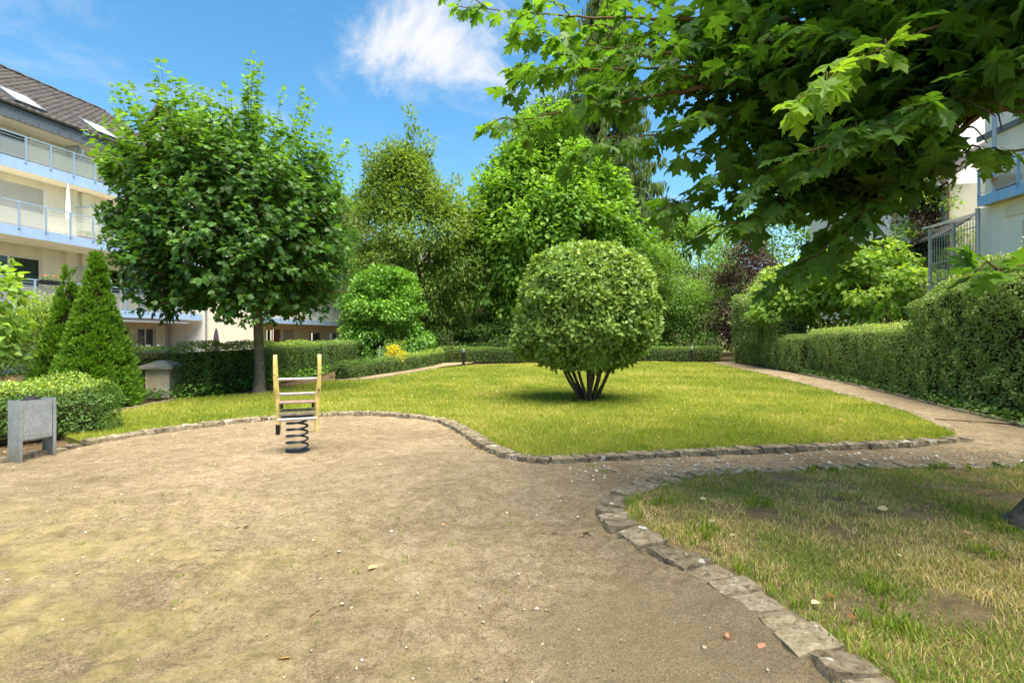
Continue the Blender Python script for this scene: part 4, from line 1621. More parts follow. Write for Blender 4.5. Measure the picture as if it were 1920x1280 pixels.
def thuja(name, label, x, y, h, rad, n, seed, mat=L_THUJA, shape=None, top_r=.05, pw=1.2):
    """cone of scalloped tufts, each a fan of flat sprays"""
    r = np.random.default_rng(seed)
    root = thing(name, label, 'conifer', (x, y, 0), 0, 'clipped cone conifers')
    m = n // 38
    t = np.clip(1.02 * (1 - r.random(m) ** .62), 0, 1)
    a = r.uniform(0, 6.28, m)
    pr = (1 - t) ** pw + top_r
    q = rad * pr * r.uniform(.86, 1.06, m)
    c = np.column_stack([np.cos(a) * q, np.sin(a) * q, .08 + t * h * .96])
    out = unit(np.column_stack([np.cos(a), np.sin(a), np.full(m, .55)]))
    w = (.055 + .105 * (1 - t)) * r.uniform(.75, 1.3, m)
    k = r.integers(0, m, n)
    u = unit(r.normal(0, 1, (n, 3)) + out[k] * 1.1)
    P = c[k] + u * w[k][:, None] * r.uniform(.2, 1.0, (n, 1)) * [1, 1, 1.15]
    D = unit(u * .8 + out[k] * .4 + [0, 0, .5] + r.normal(0, .25, (n, 3)))
    N = unit(np.cross(D, r.normal(0, 1, (n, 3))) + u * .5)
    lv = .36 + r.normal(0, .14, n) + r.normal(0, .09, m)[k]
    leaf_mass('foliage', P, N, D, r.uniform(.06, .115, n), T_NARROW, lv, mat, root)
    mb = MB()
    g = 12
    V = []
    for tt in (0, .25, .5, .75):
        V += [(math.cos(i * 2 * math.pi / g) * rad * .80 * (1 - tt) ** pw, math.sin(i * 2 * math.pi / g) * rad * .80 * (1 - tt) ** pw, .05 + tt * h * .94) for i in range(g)]
    V.append((0, 0, h * .93))
    F = [tuple(range(g))[::-1]] + [(j * g + i, j * g + (i + 1) % g, (j + 1) * g + (i + 1) % g, (j + 1) * g + i) for j in range(3) for i in range(g)] + [(3 * g + i, 3 * g + (i + 1) % g, 4 * g) for i in range(g)]
    mb.add(V, F)
    mb.build('light_block_core', M['core'], root)  # same opaque dark core as in the hedges
    return root


thuja('conifer', 'taller front one of the two pointed bright green thujas', -8.92, 11.45, 3.3, .74, 24000, 61)
thuja('conifer', 'shorter rear one of the two pointed thujas', -10.15, 12.2, 3.1, .66, 15000, 62)
thuja('conifer', 'small clipped cone rising behind the path side hedge', 13.55, 19.3, 2.75, .70, 9000, 63, L_THUJA, top_r=.2, pw=.7)

BG = 'trees and shrubs at the back of the garden'
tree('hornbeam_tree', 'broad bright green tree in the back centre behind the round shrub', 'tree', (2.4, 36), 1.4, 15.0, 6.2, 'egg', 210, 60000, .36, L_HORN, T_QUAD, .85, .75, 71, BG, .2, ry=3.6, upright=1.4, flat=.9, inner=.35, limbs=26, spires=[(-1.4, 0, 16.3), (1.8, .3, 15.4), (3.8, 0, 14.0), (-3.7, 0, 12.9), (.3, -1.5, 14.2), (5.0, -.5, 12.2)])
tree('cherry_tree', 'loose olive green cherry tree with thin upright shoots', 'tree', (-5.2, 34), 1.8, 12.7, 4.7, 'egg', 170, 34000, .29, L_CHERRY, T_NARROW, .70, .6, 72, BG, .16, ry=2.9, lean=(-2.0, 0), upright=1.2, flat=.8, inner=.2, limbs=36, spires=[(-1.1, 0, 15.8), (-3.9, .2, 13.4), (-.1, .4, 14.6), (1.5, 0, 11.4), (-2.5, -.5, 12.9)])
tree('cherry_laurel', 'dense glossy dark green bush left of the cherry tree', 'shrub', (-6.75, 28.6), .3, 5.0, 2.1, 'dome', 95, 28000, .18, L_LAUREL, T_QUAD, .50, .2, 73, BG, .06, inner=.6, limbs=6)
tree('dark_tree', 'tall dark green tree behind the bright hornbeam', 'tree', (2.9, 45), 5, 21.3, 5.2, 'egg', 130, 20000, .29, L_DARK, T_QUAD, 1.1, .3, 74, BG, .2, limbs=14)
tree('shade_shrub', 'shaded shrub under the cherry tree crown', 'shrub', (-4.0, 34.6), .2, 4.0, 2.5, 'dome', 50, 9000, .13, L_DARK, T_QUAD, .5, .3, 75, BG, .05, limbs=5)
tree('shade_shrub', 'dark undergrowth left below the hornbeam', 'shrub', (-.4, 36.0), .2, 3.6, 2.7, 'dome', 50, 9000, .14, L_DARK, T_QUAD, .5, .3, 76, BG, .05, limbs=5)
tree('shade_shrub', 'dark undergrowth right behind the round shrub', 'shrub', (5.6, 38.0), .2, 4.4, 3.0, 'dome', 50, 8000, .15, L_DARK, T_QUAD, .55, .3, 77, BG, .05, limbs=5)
tree('leafy_tree', 'mid green tree right of the round shrub', 'tree', (9.9, 38.0), .6, 8.3, 2.9, 'egg', 90, 15000, .17, L_MID, T_QUAD, .6, .3, 78, BG, .1, limbs=10)
tree('leafy_shrub', 'green shrub above the far low hedge near the right bollard', 'shrub', (12.5, 37.2), .3, 5.2, 2.0, 'dome', 60, 10000, .14, L_MID, T_QUAD, .5, .3, 79, BG, .05, limbs=5)
tree('leafy_tree', 'distant green tree topping the shrubs right of centre', 'tree', (13.5, 42), 2, 11.0, 3.4, 'egg', 90, 11000, .22, L_MID, T_QUAD, .8, .3, 80, BG, .14, limbs=8)
tree('leafy_tree', 'far feathery tree at the skyline beside the spruce', 'tree', (11.0, 46), 3, 11.2, 2.2, 'egg', 60, 6000, .22, L_DARK, T_NARROW, .7, .4, 81, BG, .12, limbs=8)
tree('purple_tree', 'purple leaved tree showing between the maple leaves', 'tree', (15.3, 34.5), .5, 8.2, 2.3, 'egg', 90, 14000, .15, L_PURPLE, T_QUAD, .55, .3, 82, BG, .1, limbs=8)
tree('catalpa_shrub', 'light green shrub with heart shaped leaves above the path hedge', 'shrub', (13.9, 25.4), 1.2, 5.0, 2.0, 'round', 55, 4200, .24, L_LIGHT, T_HEART, .5, .6, 83, BG, .07, limbs=14)
tree('catalpa_shrub', 'larger yellow green shrub left of the purple wall tree', 'shrub', (14.9, 22.2), 1.3, 5.2, 2.3, 'round', 60, 5600, .23, L_LIGHT, T_HEART, .5, .6, 84, BG, .08, limbs=16)
tree('grey_shrub', 'grey green fine leaved shrub between the two catalpas', 'shrub', (13.7, 27.8), .5, 4.8, 1.9, 'dome', 55, 11000, .10, L_HEDGER, T_NARROW, .45, .2, 85, BG, .05, limbs=8)
tree('leafy_shrub', 'dark shrub in the shade behind the path side hedge', 'shrub', (15.9, 21.2), .4, 2.9, 1.9, 'dome', 50, 9000, .11, L_MID, T_QUAD, .45, .3, 86, BG, .05, limbs=5)
tree('leafy_shrub', 'green bush between the cone conifer and the tall right hedge', 'shrub', (14.6, 16.6), .4, 3.2, 1.9, 'dome', 45, 8000, .10, L_HEDGE, T_QUAD, .42, .3, 87, BG, .05, limbs=5)
tree('plum_tree', 'purple and green leaved plum tree before the right building', 'tree', (17.9, 23.6), 2.2, 9.0, 1.5, 'egg', 80, 9000, .14, L_PURPLE, T_QUAD, .45, .3, 88, BG, .1, limbs=14, lvh=.8)
tree('plum_climber', 'fresh green climber growing up through the plum tree', 'shrub', (18.2, 23.1), 3.2, 9.2, 1.5, 'egg', 40, 3600, .13, L_LIGHT, T_OVAL, .42, .4, 89, BG, .03, limbs=14)
tree('hazel_shrub', 'light green large leaved shrub cut by the left picture edge', 'shrub', (-10.25, 10.4), 1.0, 3.05, .66, 'round', 24, 900, .15, L_LIGHT, T_HEART, .25, .4, 90, BG, .03, limbs=16)
tree('privet_shrub', 'loose privet bush left of the thujas', 'shrub', (-11.7, 13.3), .2, 2.1, 1.75, 'dome', 70, 20000, .085, L_HEDGE, T_NARROW, .35, -.2, 91, BG, .04, upright=.9, limbs=8, lvh=.5)
tree('round_bush', 'rounded green bush behind the small railing', 'shrub', (-5.65, 25.6), .1, 1.25, .72, 'dome', 36, 5000, .07, L_HEDGE, T_QUAD, .25, .1, 92, BG, .03, limbs=3)
tree('yellow_shrub', 'small yellow leaved shrub at the end of the curved hedge', 'shrub', (-5.05, 22.9), .1, 1.15, .38, 'dome', 16, 900, .075, L_YELLOW, T_OVAL, .16, .1, 93, BG, .02, limbs=5)
tree('leafy_tree', 'left background tree filling the gap beside the cherry', 'tree', (-10.8, 42), 2, 14.5, 3.6, 'egg', 90, 10000, .24, L_MID, T_QUAD, .85, .3, 94, BG, .16, limbs=8)
tree('leafy_tree', 'background tree far behind the cherry tree', 'tree', (-3.4, 47), 2, 11.0, 5.0, 'egg', 90, 9000, .28, L_MID, T_QUAD, 1.0, .3, 95, BG, .16, limbs=8)
tree('leafy_tree', 'background tree behind the purple tree on the right', 'tree', (21, 43), 1, 13.0, 5.0, 'egg', 90, 9000, .28, L_MID, T_QUAD, .9, .3, 96, BG, .16, limbs=8)
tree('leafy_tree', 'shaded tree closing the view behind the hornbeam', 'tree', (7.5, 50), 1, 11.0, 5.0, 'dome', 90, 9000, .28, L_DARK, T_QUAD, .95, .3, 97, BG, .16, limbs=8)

tree('leafy_tree', 'wide background tree low behind the bright hornbeam', 'tree', (.5, 57), .5, 11.5, 6.5, 'dome', 90, 10000, .34, L_MID, T_QUAD, 1.1, .3, 101, BG, .16, limbs=6)
tree('leafy_tree', 'background tree behind the far end of the gravel path', 'tree', (17.5, 50), .5, 12.5, 5.8, 'dome', 90, 9000, .34, L_MID, T_QUAD, 1.1, .3, 102, BG, .16, limbs=6)
tree('leafy_tree', 'background tree between the left wing and the cherry tree', 'tree', (-8.3, 36), .5, 8.5, 2.6, 'egg', 70, 9000, .24, L_MID, T_QUAD, .8, .3, 103, BG, .14, limbs=6)
tree('leafy_shrub', 'tall shrub filling the gap under the cherry tree', 'shrub', (-5.4, 38.5), .3, 6.4, 3.0, 'dome', 70, 11000, .19, L_MID, T_QUAD, .65, .3, 104, BG, .06, limbs=5)
tree('leafy_shrub', 'tall green shrub right behind the round shrub', 'shrub', (8.3, 37.0), .3, 5.6, 2.2, 'dome', 70, 11000, .16, L_MID, T_QUAD, .55, .3, 105, BG, .06, limbs=5)


def spruce():
    r = np.random.default_rng(98)
    bx, by, h = 7.6, 44.0, 32.0
    root = thing('weeping_spruce', 'very tall spruce with hanging twigs behind the bright tree', 'conifer', (bx, by, 0), 0, BG)
    tb = Tubes()
    zz = np.linspace(-.1, h, 12)
    tb.add(np.column_stack([0 * zz, 0 * zz, zz]), np.linspace(.35, .04, 12), 9)
    tb.build('trunk', M['bark2'], root)
    br = Tubes()
    P, D, S = [], [], []
    z = 4.0
    while z < h - .5:
        R0 = 7.2 * (1 - z / h) ** .7 * (.9 + .2 * r.random()) + .2
        k = 9
        a0 = r.uniform(0, 6.28)
        for j in range(k):
            a = a0 + j * 6.28 / k + r.normal(0, .15)
            L = R0 * r.uniform(.75, 1.12)
            o = np.array([math.cos(a), math.sin(a), 0])
            pts = np.array([[0, 0, z], o * L * .4 + [0, 0, z - .10 * L], o * L * .75 + [0, 0, z - .26 * L], o * L + [0, 0, z - .24 * L]])
            br.add(pts, [.06, .04, .025, .01], 4)
            for t in np.linspace(.25, 1, int(6 + L * 6)):
                c = np.array([np.interp(t, [0, .4, .75, 1], pts[:, i]) for i in range(3)])
                for _ in range(2):
                    P.append(c + r.normal(0, .12, 3))
                    D.append(unit([r.normal(0, .22), r.normal(0, .22), -1]))
                    S.append(r.uniform(.35, .95))
        z += r.uniform(.8, 1.15)
    br.build('branches', M['bark2'], root)['kind'] = 'stuff'
    P, D, S = np.array(P), np.array(D), np.array(S)
    n = len(P)
    P = np.repeat(P, 3, 0) + r.normal(0, .10, (n * 3, 3))
    D = unit(np.repeat(D, 3, 0) + r.normal(0, .12, (n * 3, 3)))
    S = np.repeat(S, 3)
    T = (np.array([(0, 0, 0), (.10, .4, .02), (0, 1, 0), (-.10, .4, .02)]), np.array([(0, 1, 2), (0, 2, 3)]))
    leaf_mass('hanging_twigs', P, unit(r.normal(0, 1, (n * 3, 3)) * [1, 1, .2]), D, S, T, .4 + r.normal(0, .2, n * 3), L_SPRUCE, root)


spruce()


def ground_cover(name, label, pts, n, size, seed, mat, h=.18):
    r = np.random.default_rng(seed)
    p = smooth_path(pts, .05)
    i = r.integers(0, len(p), n)
    P = np.column_stack([p[i] + r.normal(0, .13, (n, 2)), .05 + h * r.random(n) ** 1.6])
    N = unit(np.column_stack([r.normal(0, .6, (n, 2)), np.ones(n)]))
    D = unit(r.normal(0, 1, (n, 3)) * [1, 1, .3])
    tag(leaf_mass(name, P, N, D, size * r.uniform(.6, 1.3, n), T_HEART, .35 + r.normal(0, .2, n), mat), label, 'ivy', kind='stuff')


ground_cover('ivy', 'ivy creeping along the foot of the right hand hedges', [(12.0, 22), (11.0, 17), (9.55, 12), (8.9, 9.6), (8.5, 7.6)], 2600, .065, 3, L_HEDGE)
ground_cover('leafy_weeds', 'low leafy plants at the foot of the dark privet hedge', [(-8.3, 12.9), (-7.6, 13.4), (-7.6, 18), (-7.6, 21.5)], 900, .085, 4, L_LAUREL, .3)
ground_cover('bed_leaves', 'small leafy plants in the bed before the concrete pillar', [(-9.1, 13.05), (-8.6, 13.0)], 130, .08, 5, L_LAUREL, .2)
ground_cover('undergrowth', 'dark green undergrowth behind the far low hedge', [(-4, 31.8), (2, 33), (8, 34.2), (13, 34.6)], 2600, .12, 6, L_DARK, 1.2)


# ------------------------------------------------------------------ litter bin
def litter_bin():
    a = math.atan2(.95, .30)          # long axis of the bin runs away from the camera
    root = thing('litter_bin', 'galvanised sheet metal litter bin on two flat posts before the hedge', 'litter bin', (-6.02, 6.44, 0), a)
    w, Lb = .205, .40

    def post(x0, x1, lip):
        mb = MB()
        mb.box(x0, x1, -w / 2, w / 2, -.05, .735)
        # folded flanges
        mb.box(x1, x1 + lip * .03, -w / 2, -w / 2 + .004, -.05, .735) if lip > 0 else mb.box(x0 + lip * .03, x0, -w / 2, -w / 2 + .004, -.05, .735)
        mb.box(x1, x1 + lip * .03, w / 2 - .004, w / 2, -.05, .735) if lip > 0 else mb.box(x0 + lip * .03, x0, w / 2 - .004, w / 2, -.05, .735)
        return mb.build('post', M['galv'], root)
    post(0, .006, 1)
    post(Lb - .006, Lb, -1)
    mb = MB()
    y0, y1 = -w / 2 + .012, w / 2 - .012
    x0, x1 = .036, Lb - .036
    t = .004
    zb, zt = .235, .728
    mb.box(x0, x1, y0, y0 + t, zb + .012, zt)
    mb.box(x0, x1, y1 - t, y1, zb + .012, zt)
    mb.box(x0, x0 + t, y0 + t, y1 - t, zb + .012, zt)
    mb.box(x1 - t, x1, y0 + t, y1 - t, zb + .012, zt)
    # curved bottom
    poly = [(y0 + (y1 - y0) * k / 6, zb + .012 - .035 * math.sin(math.pi * k / 6)) for k in range(7)]
    poly = poly + [(y1, zb + .016), (y0, zb + .016)]
    mb.prism(poly, 'x', x0, x1)
    basket = mb.build('basket', M['galv'], root)
    mb = MB()
    mb.tube([(x0 - .03, 0, .60), (x0 + .004, 0, .60)], .011, 10)
    mb.build('pivot', M['zinc'], basket)
    mb = MB()
    mb.tube([(x1 - .004, 0, .60), (x1 + .03, 0, .60)], .011, 10)
    mb.build('pivot', M['zinc'], basket)
    # crumpled bag peeping over the rim
    r = np.random.default_rng(2)
    V, F = [], []
    nu, nv = 14, 9
    for i in range(nu):
        for j in range(nv):
            u, v = i / (nu - 1), j / (nv - 1)
            x = x0 + .008 + (x1 - x0 - .016) * u
            y = y0 + .008 + (y1 - y0 - .016) * v
            e = min(u, 1 - u, v, 1 - v)
            z = .66 + .03 * r.random() + .05 * min(1, e * 5) + (.05 * math.exp(-((u - .45) / .16) ** 2) if .2 < v < .8 else 0)
            V.append((x, y, z))
    for i in range(nu - 1):
        for j in range(nv - 1):
            F.append((i * nv + j, (i + 1) * nv + j, (i + 1) * nv + j + 1, i * nv + j + 1))
    mk('bag', V, np.array(F), M['black'], root)


litter_bin()


# ------------------------------------------------------------------ spring rocker
def rocker():
    X, Y = -2.83, 7.04
    root = thing('spring_rocker', 'worn yellow ladder shaped spring rocker on a dark coil spring', 'spring rocker', (X, Y, 0), .37)
    # side rails: plank with a kink, rounded head
    for sg in (-1, 1):
        x = sg * .240
        pts = [(.155, .24), (.165, .45), (.150, .70), (.105, .85), (.085, .98), (.080, 1.16), (.086, 1.22), (.105, 1.262), (.135, 1.275), (.163, 1.26), (.18, 1.22), (.185, 1.16), (.19, .98), (.205, .86), (.245, .72), (.255, .45), (.245, .24)]
        lean = .012 * sg
        poly = [(p - .17, z) for p, z in pts]
        mb = MB()
        mb.prism(poly, 'x', x - .024, x + .024)
        for k, v in enumerate(mb.V):
            zz = v[2]
            mb.V[k] = (v[0] + lean * math.sin((zz - .6) * 3.0) * 1.0 + (.018 * sg if zz > .83 else 0), v[1], v[2])
        o = mb.build('side_rail', M['yellow'], root, bevel=.007)
        mb = MB()
        mb.box(x - .0255 + .0 * sg, x + .0255, -.024, .084, .232, .36)
        if sg < 0:
            mb.build('end_sleeve', M['black'], o)
        for zz in (1.02, .80):
            mb = MB()
            mb.tube([(x + sg * .02 + (.018 * sg if zz > .83 else 0), -.03, zz), (x + sg * .02 + (.018 * sg if zz > .83 else 0), -.10, zz)], .008, 8)
            mb.build('bolt', M['board2'], o)
    for z, yy, ln in ((.95, -.03, .245), (.755, .0, .235), (.437, -.125, .232)):
        mb = MB()
        mb.tube([(-ln, yy, z), (ln, yy, z)], .019, 12)
        mb.build('rung', M['steel'], root, smooth=False)
    mb = MB()
    mb.box(-.222, .222, -.14, .06, .640, .668)
    s = mb.build('seat_board', M['board'], root, bevel=.008)
    for sg in (-1, 1):
        mb = MB()
        mb.prism([(-.10, .64), (-.02, .64), (-.03, .60), (-.07, .575)], 'x', sg * .19 - .018, sg * .19 + .018)
        mb.build('bracket', M['navy'], s)
    mb = MB()
    mb.box(-.218, .218, -.13, -.085, .485, .525)
    mb.build('foot_board', M['board2'], root, bevel=.006)
    mb = MB()
    mb.box(-.214, .214, -.07, .10, .53, .548)
    mb.build('foot_board', M['board2'], root, bevel=.006)
    mb = MB()
    mb.box(-.19, .19, -.11, -.06, .455, .483)
    mb.box(-.09, .09, -.07, .12, .43, .452)
    mb.build('spring_mount', M['navy'], root)
    # coil
    n = 150
    turns = 5.0
    pts = []
    for i in range(n + 1):
        u = i / n
        a = 2 * math.pi * turns * u + 2.6
        rad = .125 + .012 * (1 - u)
        pts.append((rad * math.cos(a) - .005, rad * math.sin(a) + .02, .012 + .43 * u ** .95))
    V, F = tube_np(pts, .0135, 9)
    mk('spring', V, np.array(F), M['navy'], root, smooth=True)
    mb = MB()
    mb.prism([(.16 * math.cos(k * math.pi / 8), .16 * math.sin(k * math.pi / 8) + .02) for k in range(16)], 'z', -.05, .008)
    mb.build('base_plate', M['navy'], root)


rocker()


# ------------------------------------------------------------------ bollard lights, pillar, small metal parts
def bollard(label, x, y):
    root = thing('bollard_light', label, 'bollard', (x, y, 0), 0, 'bollard lights at the back of the lawn')
    MB().tube([(0, 0, -.05), (0, 0, .74)], .075, 16).build('post', M['black'], root)
    MB().tube([(0, 0, .74), (0, 0, .86)], .066, 16).build('lens', M['frost'], root)
    MB().tube([(0, 0, .86), (0, 0, .885), (0, 0, .91)], [.085, .085, .05], 16).build('cap', M['zinc'], root)


bollard('dark bollard light left of the round shrub', -2.48, 27.3)
bollard('dark bollard light right of the round shrub beside the path', 10.75, 31.9)


def pillar():
    root = thing('concrete_pillar', 'squat rendered pillar with a sloping concrete cap beside the hedge', 'pillar', (-8.98, 13.75, 0), .08)
    MB().box(-.31, .31, -.31, .31, -.05, .13).build('plinth', M['concrete'], root, bevel=.01)
    MB().box(-.29, .29, -.29, .29, .13, .70).build('shaft', mat_plain('stained_render', (0.74, 0.64, 0.48), .9, .3, 2.5, col2=(0.56, 0.42, 0.26), bumps=.3), root, bevel=.008)
    mb = MB()
    c = .41
    mb.add([(-c, -c, .70), (c, -c, .70), (c, c, .70), (-c, c, .70), (-c, -c, .76), (c, -c, .76), (c, c, .76), (-c, c, .76), (-.10, -.1, .90), (.10, -.1, .90), (.10, .1, .90), (-.10, .1, .90)],
           [(3, 2, 1, 0), (0, 1, 5, 4), (1, 2, 6, 5), (2, 3, 7, 6), (3, 0, 4, 7), (4, 5, 9, 8), (5, 6, 10, 9), (6, 7, 11, 10), (7, 4, 8, 11), (8, 9, 10, 11)])
    mb.build('cap', M['concrete'], root)


pillar()


def railing(name, label, a, b, h, n, mat, z0=.05):
    a, b = np.array(a), np.array(b)
    L = np.linalg.norm(b - a)
    root = thing(name, label, 'railing', (a[0], a[1], 0), math.atan2(b[1] - a[1], b[0] - a[0]))
    for z in (z0 + .1, h):
        MB().box(0, L, -.015, .015, z, z + .035).build('rail', mat, root)
    for k in range(n):
        x = L * k / (n - 1)
        MB().box(x - .014, x + .014, -.012, .012, z0 - .05, h).build('bar', mat, root)
    return root


railing('garden_railing', 'short grey bar railing between hedge and rounded bush', (-7.05, 28.6), (-6.1, 24.6), 1.05, 12, M['rail'])
pst = MB().tube([(0, 0, -.1), (0, 0, 1.25)], .035, 10).build('gate_post', M['zinc'])
pst.location = (-8.0, 22.65, 0)
tag(pst, 'thin grey metal post in the gap between two hedge sections', 'post')


def slat_fence():
    root = thing('wooden_fence', 'brown horizontal slat fence half hidden under the back trees', 'fence', (-3.4, 38.6, 0), .06)
    for k in range(13):
        MB().box(0, 5, 0, .025, .15 + k * .15, .27 + k * .15).build('slat', M['board2'], root)
    for k in range(3):
        MB().box(k * 2.4 + .06, k * 2.4 + .14, .026, .10, -.1, 2.15).build('post', M['brown'], root)


slat_fence()


# ------------------------------------------------------------------ buildings: shared pieces
def holed_wall(name, x0, x1, z0, z1, y, depth, holes, mat, parent, face=-1):
    """wall sheet at depth y with rectangular openings and their reveals; face = side it looks to along y"""
    xs = sorted({x0, x1, *[h[0] for h in holes], *[h[1] for h in holes]})
    zs = sorted({z0, z1, *[h[2] for h in holes], *[h[3] for h in holes]})
    V, F = [], []

    def quad(a, b, c, d):
        k = len(V)
        V.extend((a, b, c, d))
        F.append((k, k + 1, k + 2, k + 3))
    for i in range(len(xs) - 1):
        for j in range(len(zs) - 1):
            cx, cz = (xs[i] + xs[i + 1]) / 2, (zs[j] + zs[j + 1]) / 2
            if any(h[0] < cx < h[1] and h[2] < cz < h[3] for h in holes):
                continue
            quad((xs[i], y, zs[j]), (xs[i + 1], y, zs[j]), (xs[i + 1], y, zs[j + 1]), (xs[i], y, zs[j + 1]))
    yi = y - face * depth
    for h in holes:
        quad((h[0], y, h[2]), (h[0], yi, h[2]), (h[0], yi, h[3]), (h[0], y, h[3]))
        quad((h[1], y, h[2]), (h[1], yi, h[2]), (h[1], yi, h[3]), (h[1], y, h[3]))
        quad((h[0], y, h[2]), (h[1], y, h[2]), (h[1], yi, h[2]), (h[0], yi, h[2]))
        quad((h[0], y, h[3]), (h[1], y, h[3]), (h[1], yi, h[3]), (h[0], yi, h[3]))
    return mk(name, V, F, mat, parent)


def window(parent, h, y, face=-1, panes=2, curtain=True, name='window', frame='white', seed=0):
    """frame with mullions, panes and a curtain behind, in the opening h = (x0, x1, z0, z1)"""
    x0, x1, z0, z1 = h
    d = -face
    f = .07
    ya, yb = sorted((y + d * .10, y + d * .16))
    mb = MB()
    mb.box(x0 + .003, x0 + f, ya, yb, z0 + .003, z1 - .003)
    mb.box(x1 - f, x1 - .003, ya, yb, z0 + .003, z1 - .003)
    mb.box(x0 + f, x1 - f, ya, yb, z0 + .003, z0 + f)
    mb.box(x0 + f, x1 - f, ya, yb, z1 - f, z1 - .003)
    for k in range(1, panes):
        xm = x0 + (x1 - x0) * k / panes
        mb.box(xm - .045, xm + .045, ya, yb, z0 + f, z1 - f)
    w = mb.build(name, M[frame], parent)
    for k in range(panes):
        a, b = x0 + (x1 - x0) * k / panes + .06, x0 + (x1 - x0) * (k + 1) / panes - .06
        ym = (ya + yb) / 2
        mk('pane', [(a, ym, z0 + f), (b, ym, z0 + f), (b, ym, z1 - f), (a, ym, z1 - f)], np.array([(0, 1, 2, 3)]), M['glass'], w)
    yr = y + d * 1.3
    mk('room', [(x0 - .3, yr, z0 - .1), (x1 + .3, yr, z0 - .1), (x1 + .3, yr, z1 + .1), (x0 - .3, yr, z1 + .1)], np.array([(0, 1, 2, 3)]), M['dark'], w)
    if curtain:
        rr = random.Random(seed)
        for side in (0, 1):
            wd = (x1 - x0) * rr.uniform(.18, .4)
            a, b = (x0 + .05, x0 + wd) if side == 0 else (x1 - wd, x1 - .05)
            V, n = [], 26
            for i in range(n + 1):
                x = a + (b - a) * i / n
                yy = y + d * (.30 + .03 * math.sin(i * 1.9))
                V += [(x, yy, z0 + .03), (x, yy, z1 - .03)]
            F = [(2 * i, 2 * i + 2, 2 * i + 3, 2 * i + 1) for i in range(n)]
            mk('curtain', V, F, M['curtain'], w)
    return w


def shutter(parent, h, y, face=-1, mat='shutter'):
    x0, x1, z0, z1 = h
    d = -face
    V, F = [], []
    n = max(2, int((z1 - z0) / .055))
    for i in range(n):
        a, b = z0 + (z1 - z0) * i / n, z0 + (z1 - z0) * (i + 1) / n
        k = len(V)
        y1, y2 = y + d * .06, y + d * .075
        V += [(x0, y2, a), (x1, y2, a), (x1, y1, a + .012), (x0, y1, a + .012), (x1, y1, b - .004), (x0, y1, b - .004), (x1, y2, b), (x0, y2, b)]
        F += [(k, k + 1, k + 2, k + 3), (k + 3, k + 2, k + 4, k + 5), (k + 5, k + 4, k + 6, k + 7)]
    o = mk('roller_shutter', V, F, M[mat], parent)
    return o


def balcony(parent, x0, x1, y, z_bot, z_top, z_rail, depth, face=-1, step=.97, first=None, fascia='blue', joints=2.9, soffit='soffit', glass=True, rails=2):
    """slab, fascia boards, posts, handrail, two thin rails and frosted panels"""
    d = -face
    mb = MB()
    ya, yb = sorted((y + d * .03, y + d * depth))
    mb.box(x0, x1, ya, yb, z_bot + .02, z_top - .05)
    b = mb.build('balcony', M[soffit], parent)
    a = x0
    while a < x1 - .01:
        e = min(x1, a + joints)
        ya, yb = sorted((y, y + d * .028))
        MB().box(a + .004, e - .004, ya, yb, z_bot, z_top).build('fascia_board', M[fascia], b)
        a = e
    xs = []
    x = x0 + .05 if first is None else first
    while x < x1:
        xs.append(x)
        x += step
    for x in xs:
        ya, yb = sorted((y - d * .02, y + d * .03))
        MB().box(x - .03, x + .03, ya - .02, yb - .02 + .0, z_top - .10, z_rail).build('post', M['rail' if fascia == 'blue' else 'blue2'], b)
    ym = y + d * .005
    mr = 'rail' if fascia == 'blue' else 'blue2'
    MB().box(x0, x1, ym - .03, ym + .03, z_rail, z_rail + .045).build('handrail', M[mr], b)
    for k in range(rails):
        zz = z_rail - .11 - k * .12
        MB().tube([(x0, ym, zz), (x1, ym, zz)], .011, 6).build('thin_rail', M[mr], b)
    MB().tube([(x0, ym, z_top + .05), (x1, ym, z_top + .05)], .012, 6).build('thin_rail', M[mr], b)
    if glass:
        zt = z_rail - .11 - rails * .12
        for p, q in zip(xs[:-1], xs[1:]):
            mk('panel', [(p + .035, ym, z_top + .06), (q - .035, ym, z_top + .06), (q - .035, ym, zt + .09), (p + .035, ym, zt + .09)], np.array([(0, 1, 2, 3)]), M['frost'], b)
    return b


def privacy_screen(parent, x, y0, y1, z0, zt, zc, mat='rail'):
    """frosted screen across a balcony with a sloping outer corner (y0 outer edge, y1 at the wall)"""
    ys = y0 + (y1 - y0) * .28
    mb = MB()
    t = .025
    mb.box(x - t, x + t, y0, y0 + .05, z0, zc)
    mb.box(x - t, x + t, ys, ys + .05, z0, zt)
    mb.box(x - t, x + t, ys + .05, y1, zt - .05, zt)
    mb.add([(x - t, y0, zc), (x + t, y0, zc), (x + t, y0 + .06, zc), (x - t, y0 + .06, zc), (x - t, ys, zt), (x + t, ys, zt), (x + t, ys, zt - .06), (x - t, ys, zt - .06)],
           [(0, 1, 2, 3), (0, 4, 5, 1), (3, 2, 6, 7), (1, 5, 6, 2), (0, 3, 7, 4), (4, 7, 6, 5)])
    o = mb.build('privacy_screen', M[mat], parent)
    mk('panel', [(x, y0 + .05, z0 + .1), (x, ys, z0 + .1), (x, ys, zt - .06), (x, y0 + .05, zc - .02)], np.array([(0, 1, 2, 3)]), M['frost'], o)
    mk('panel', [(x, ys + .05, z0 + .1), (x, y1, z0 + .1), (x, y1, zt - .05), (x, ys + .05, zt - .05)], np.array([(0, 1, 2, 3)]), M['frost'], o)
    return o


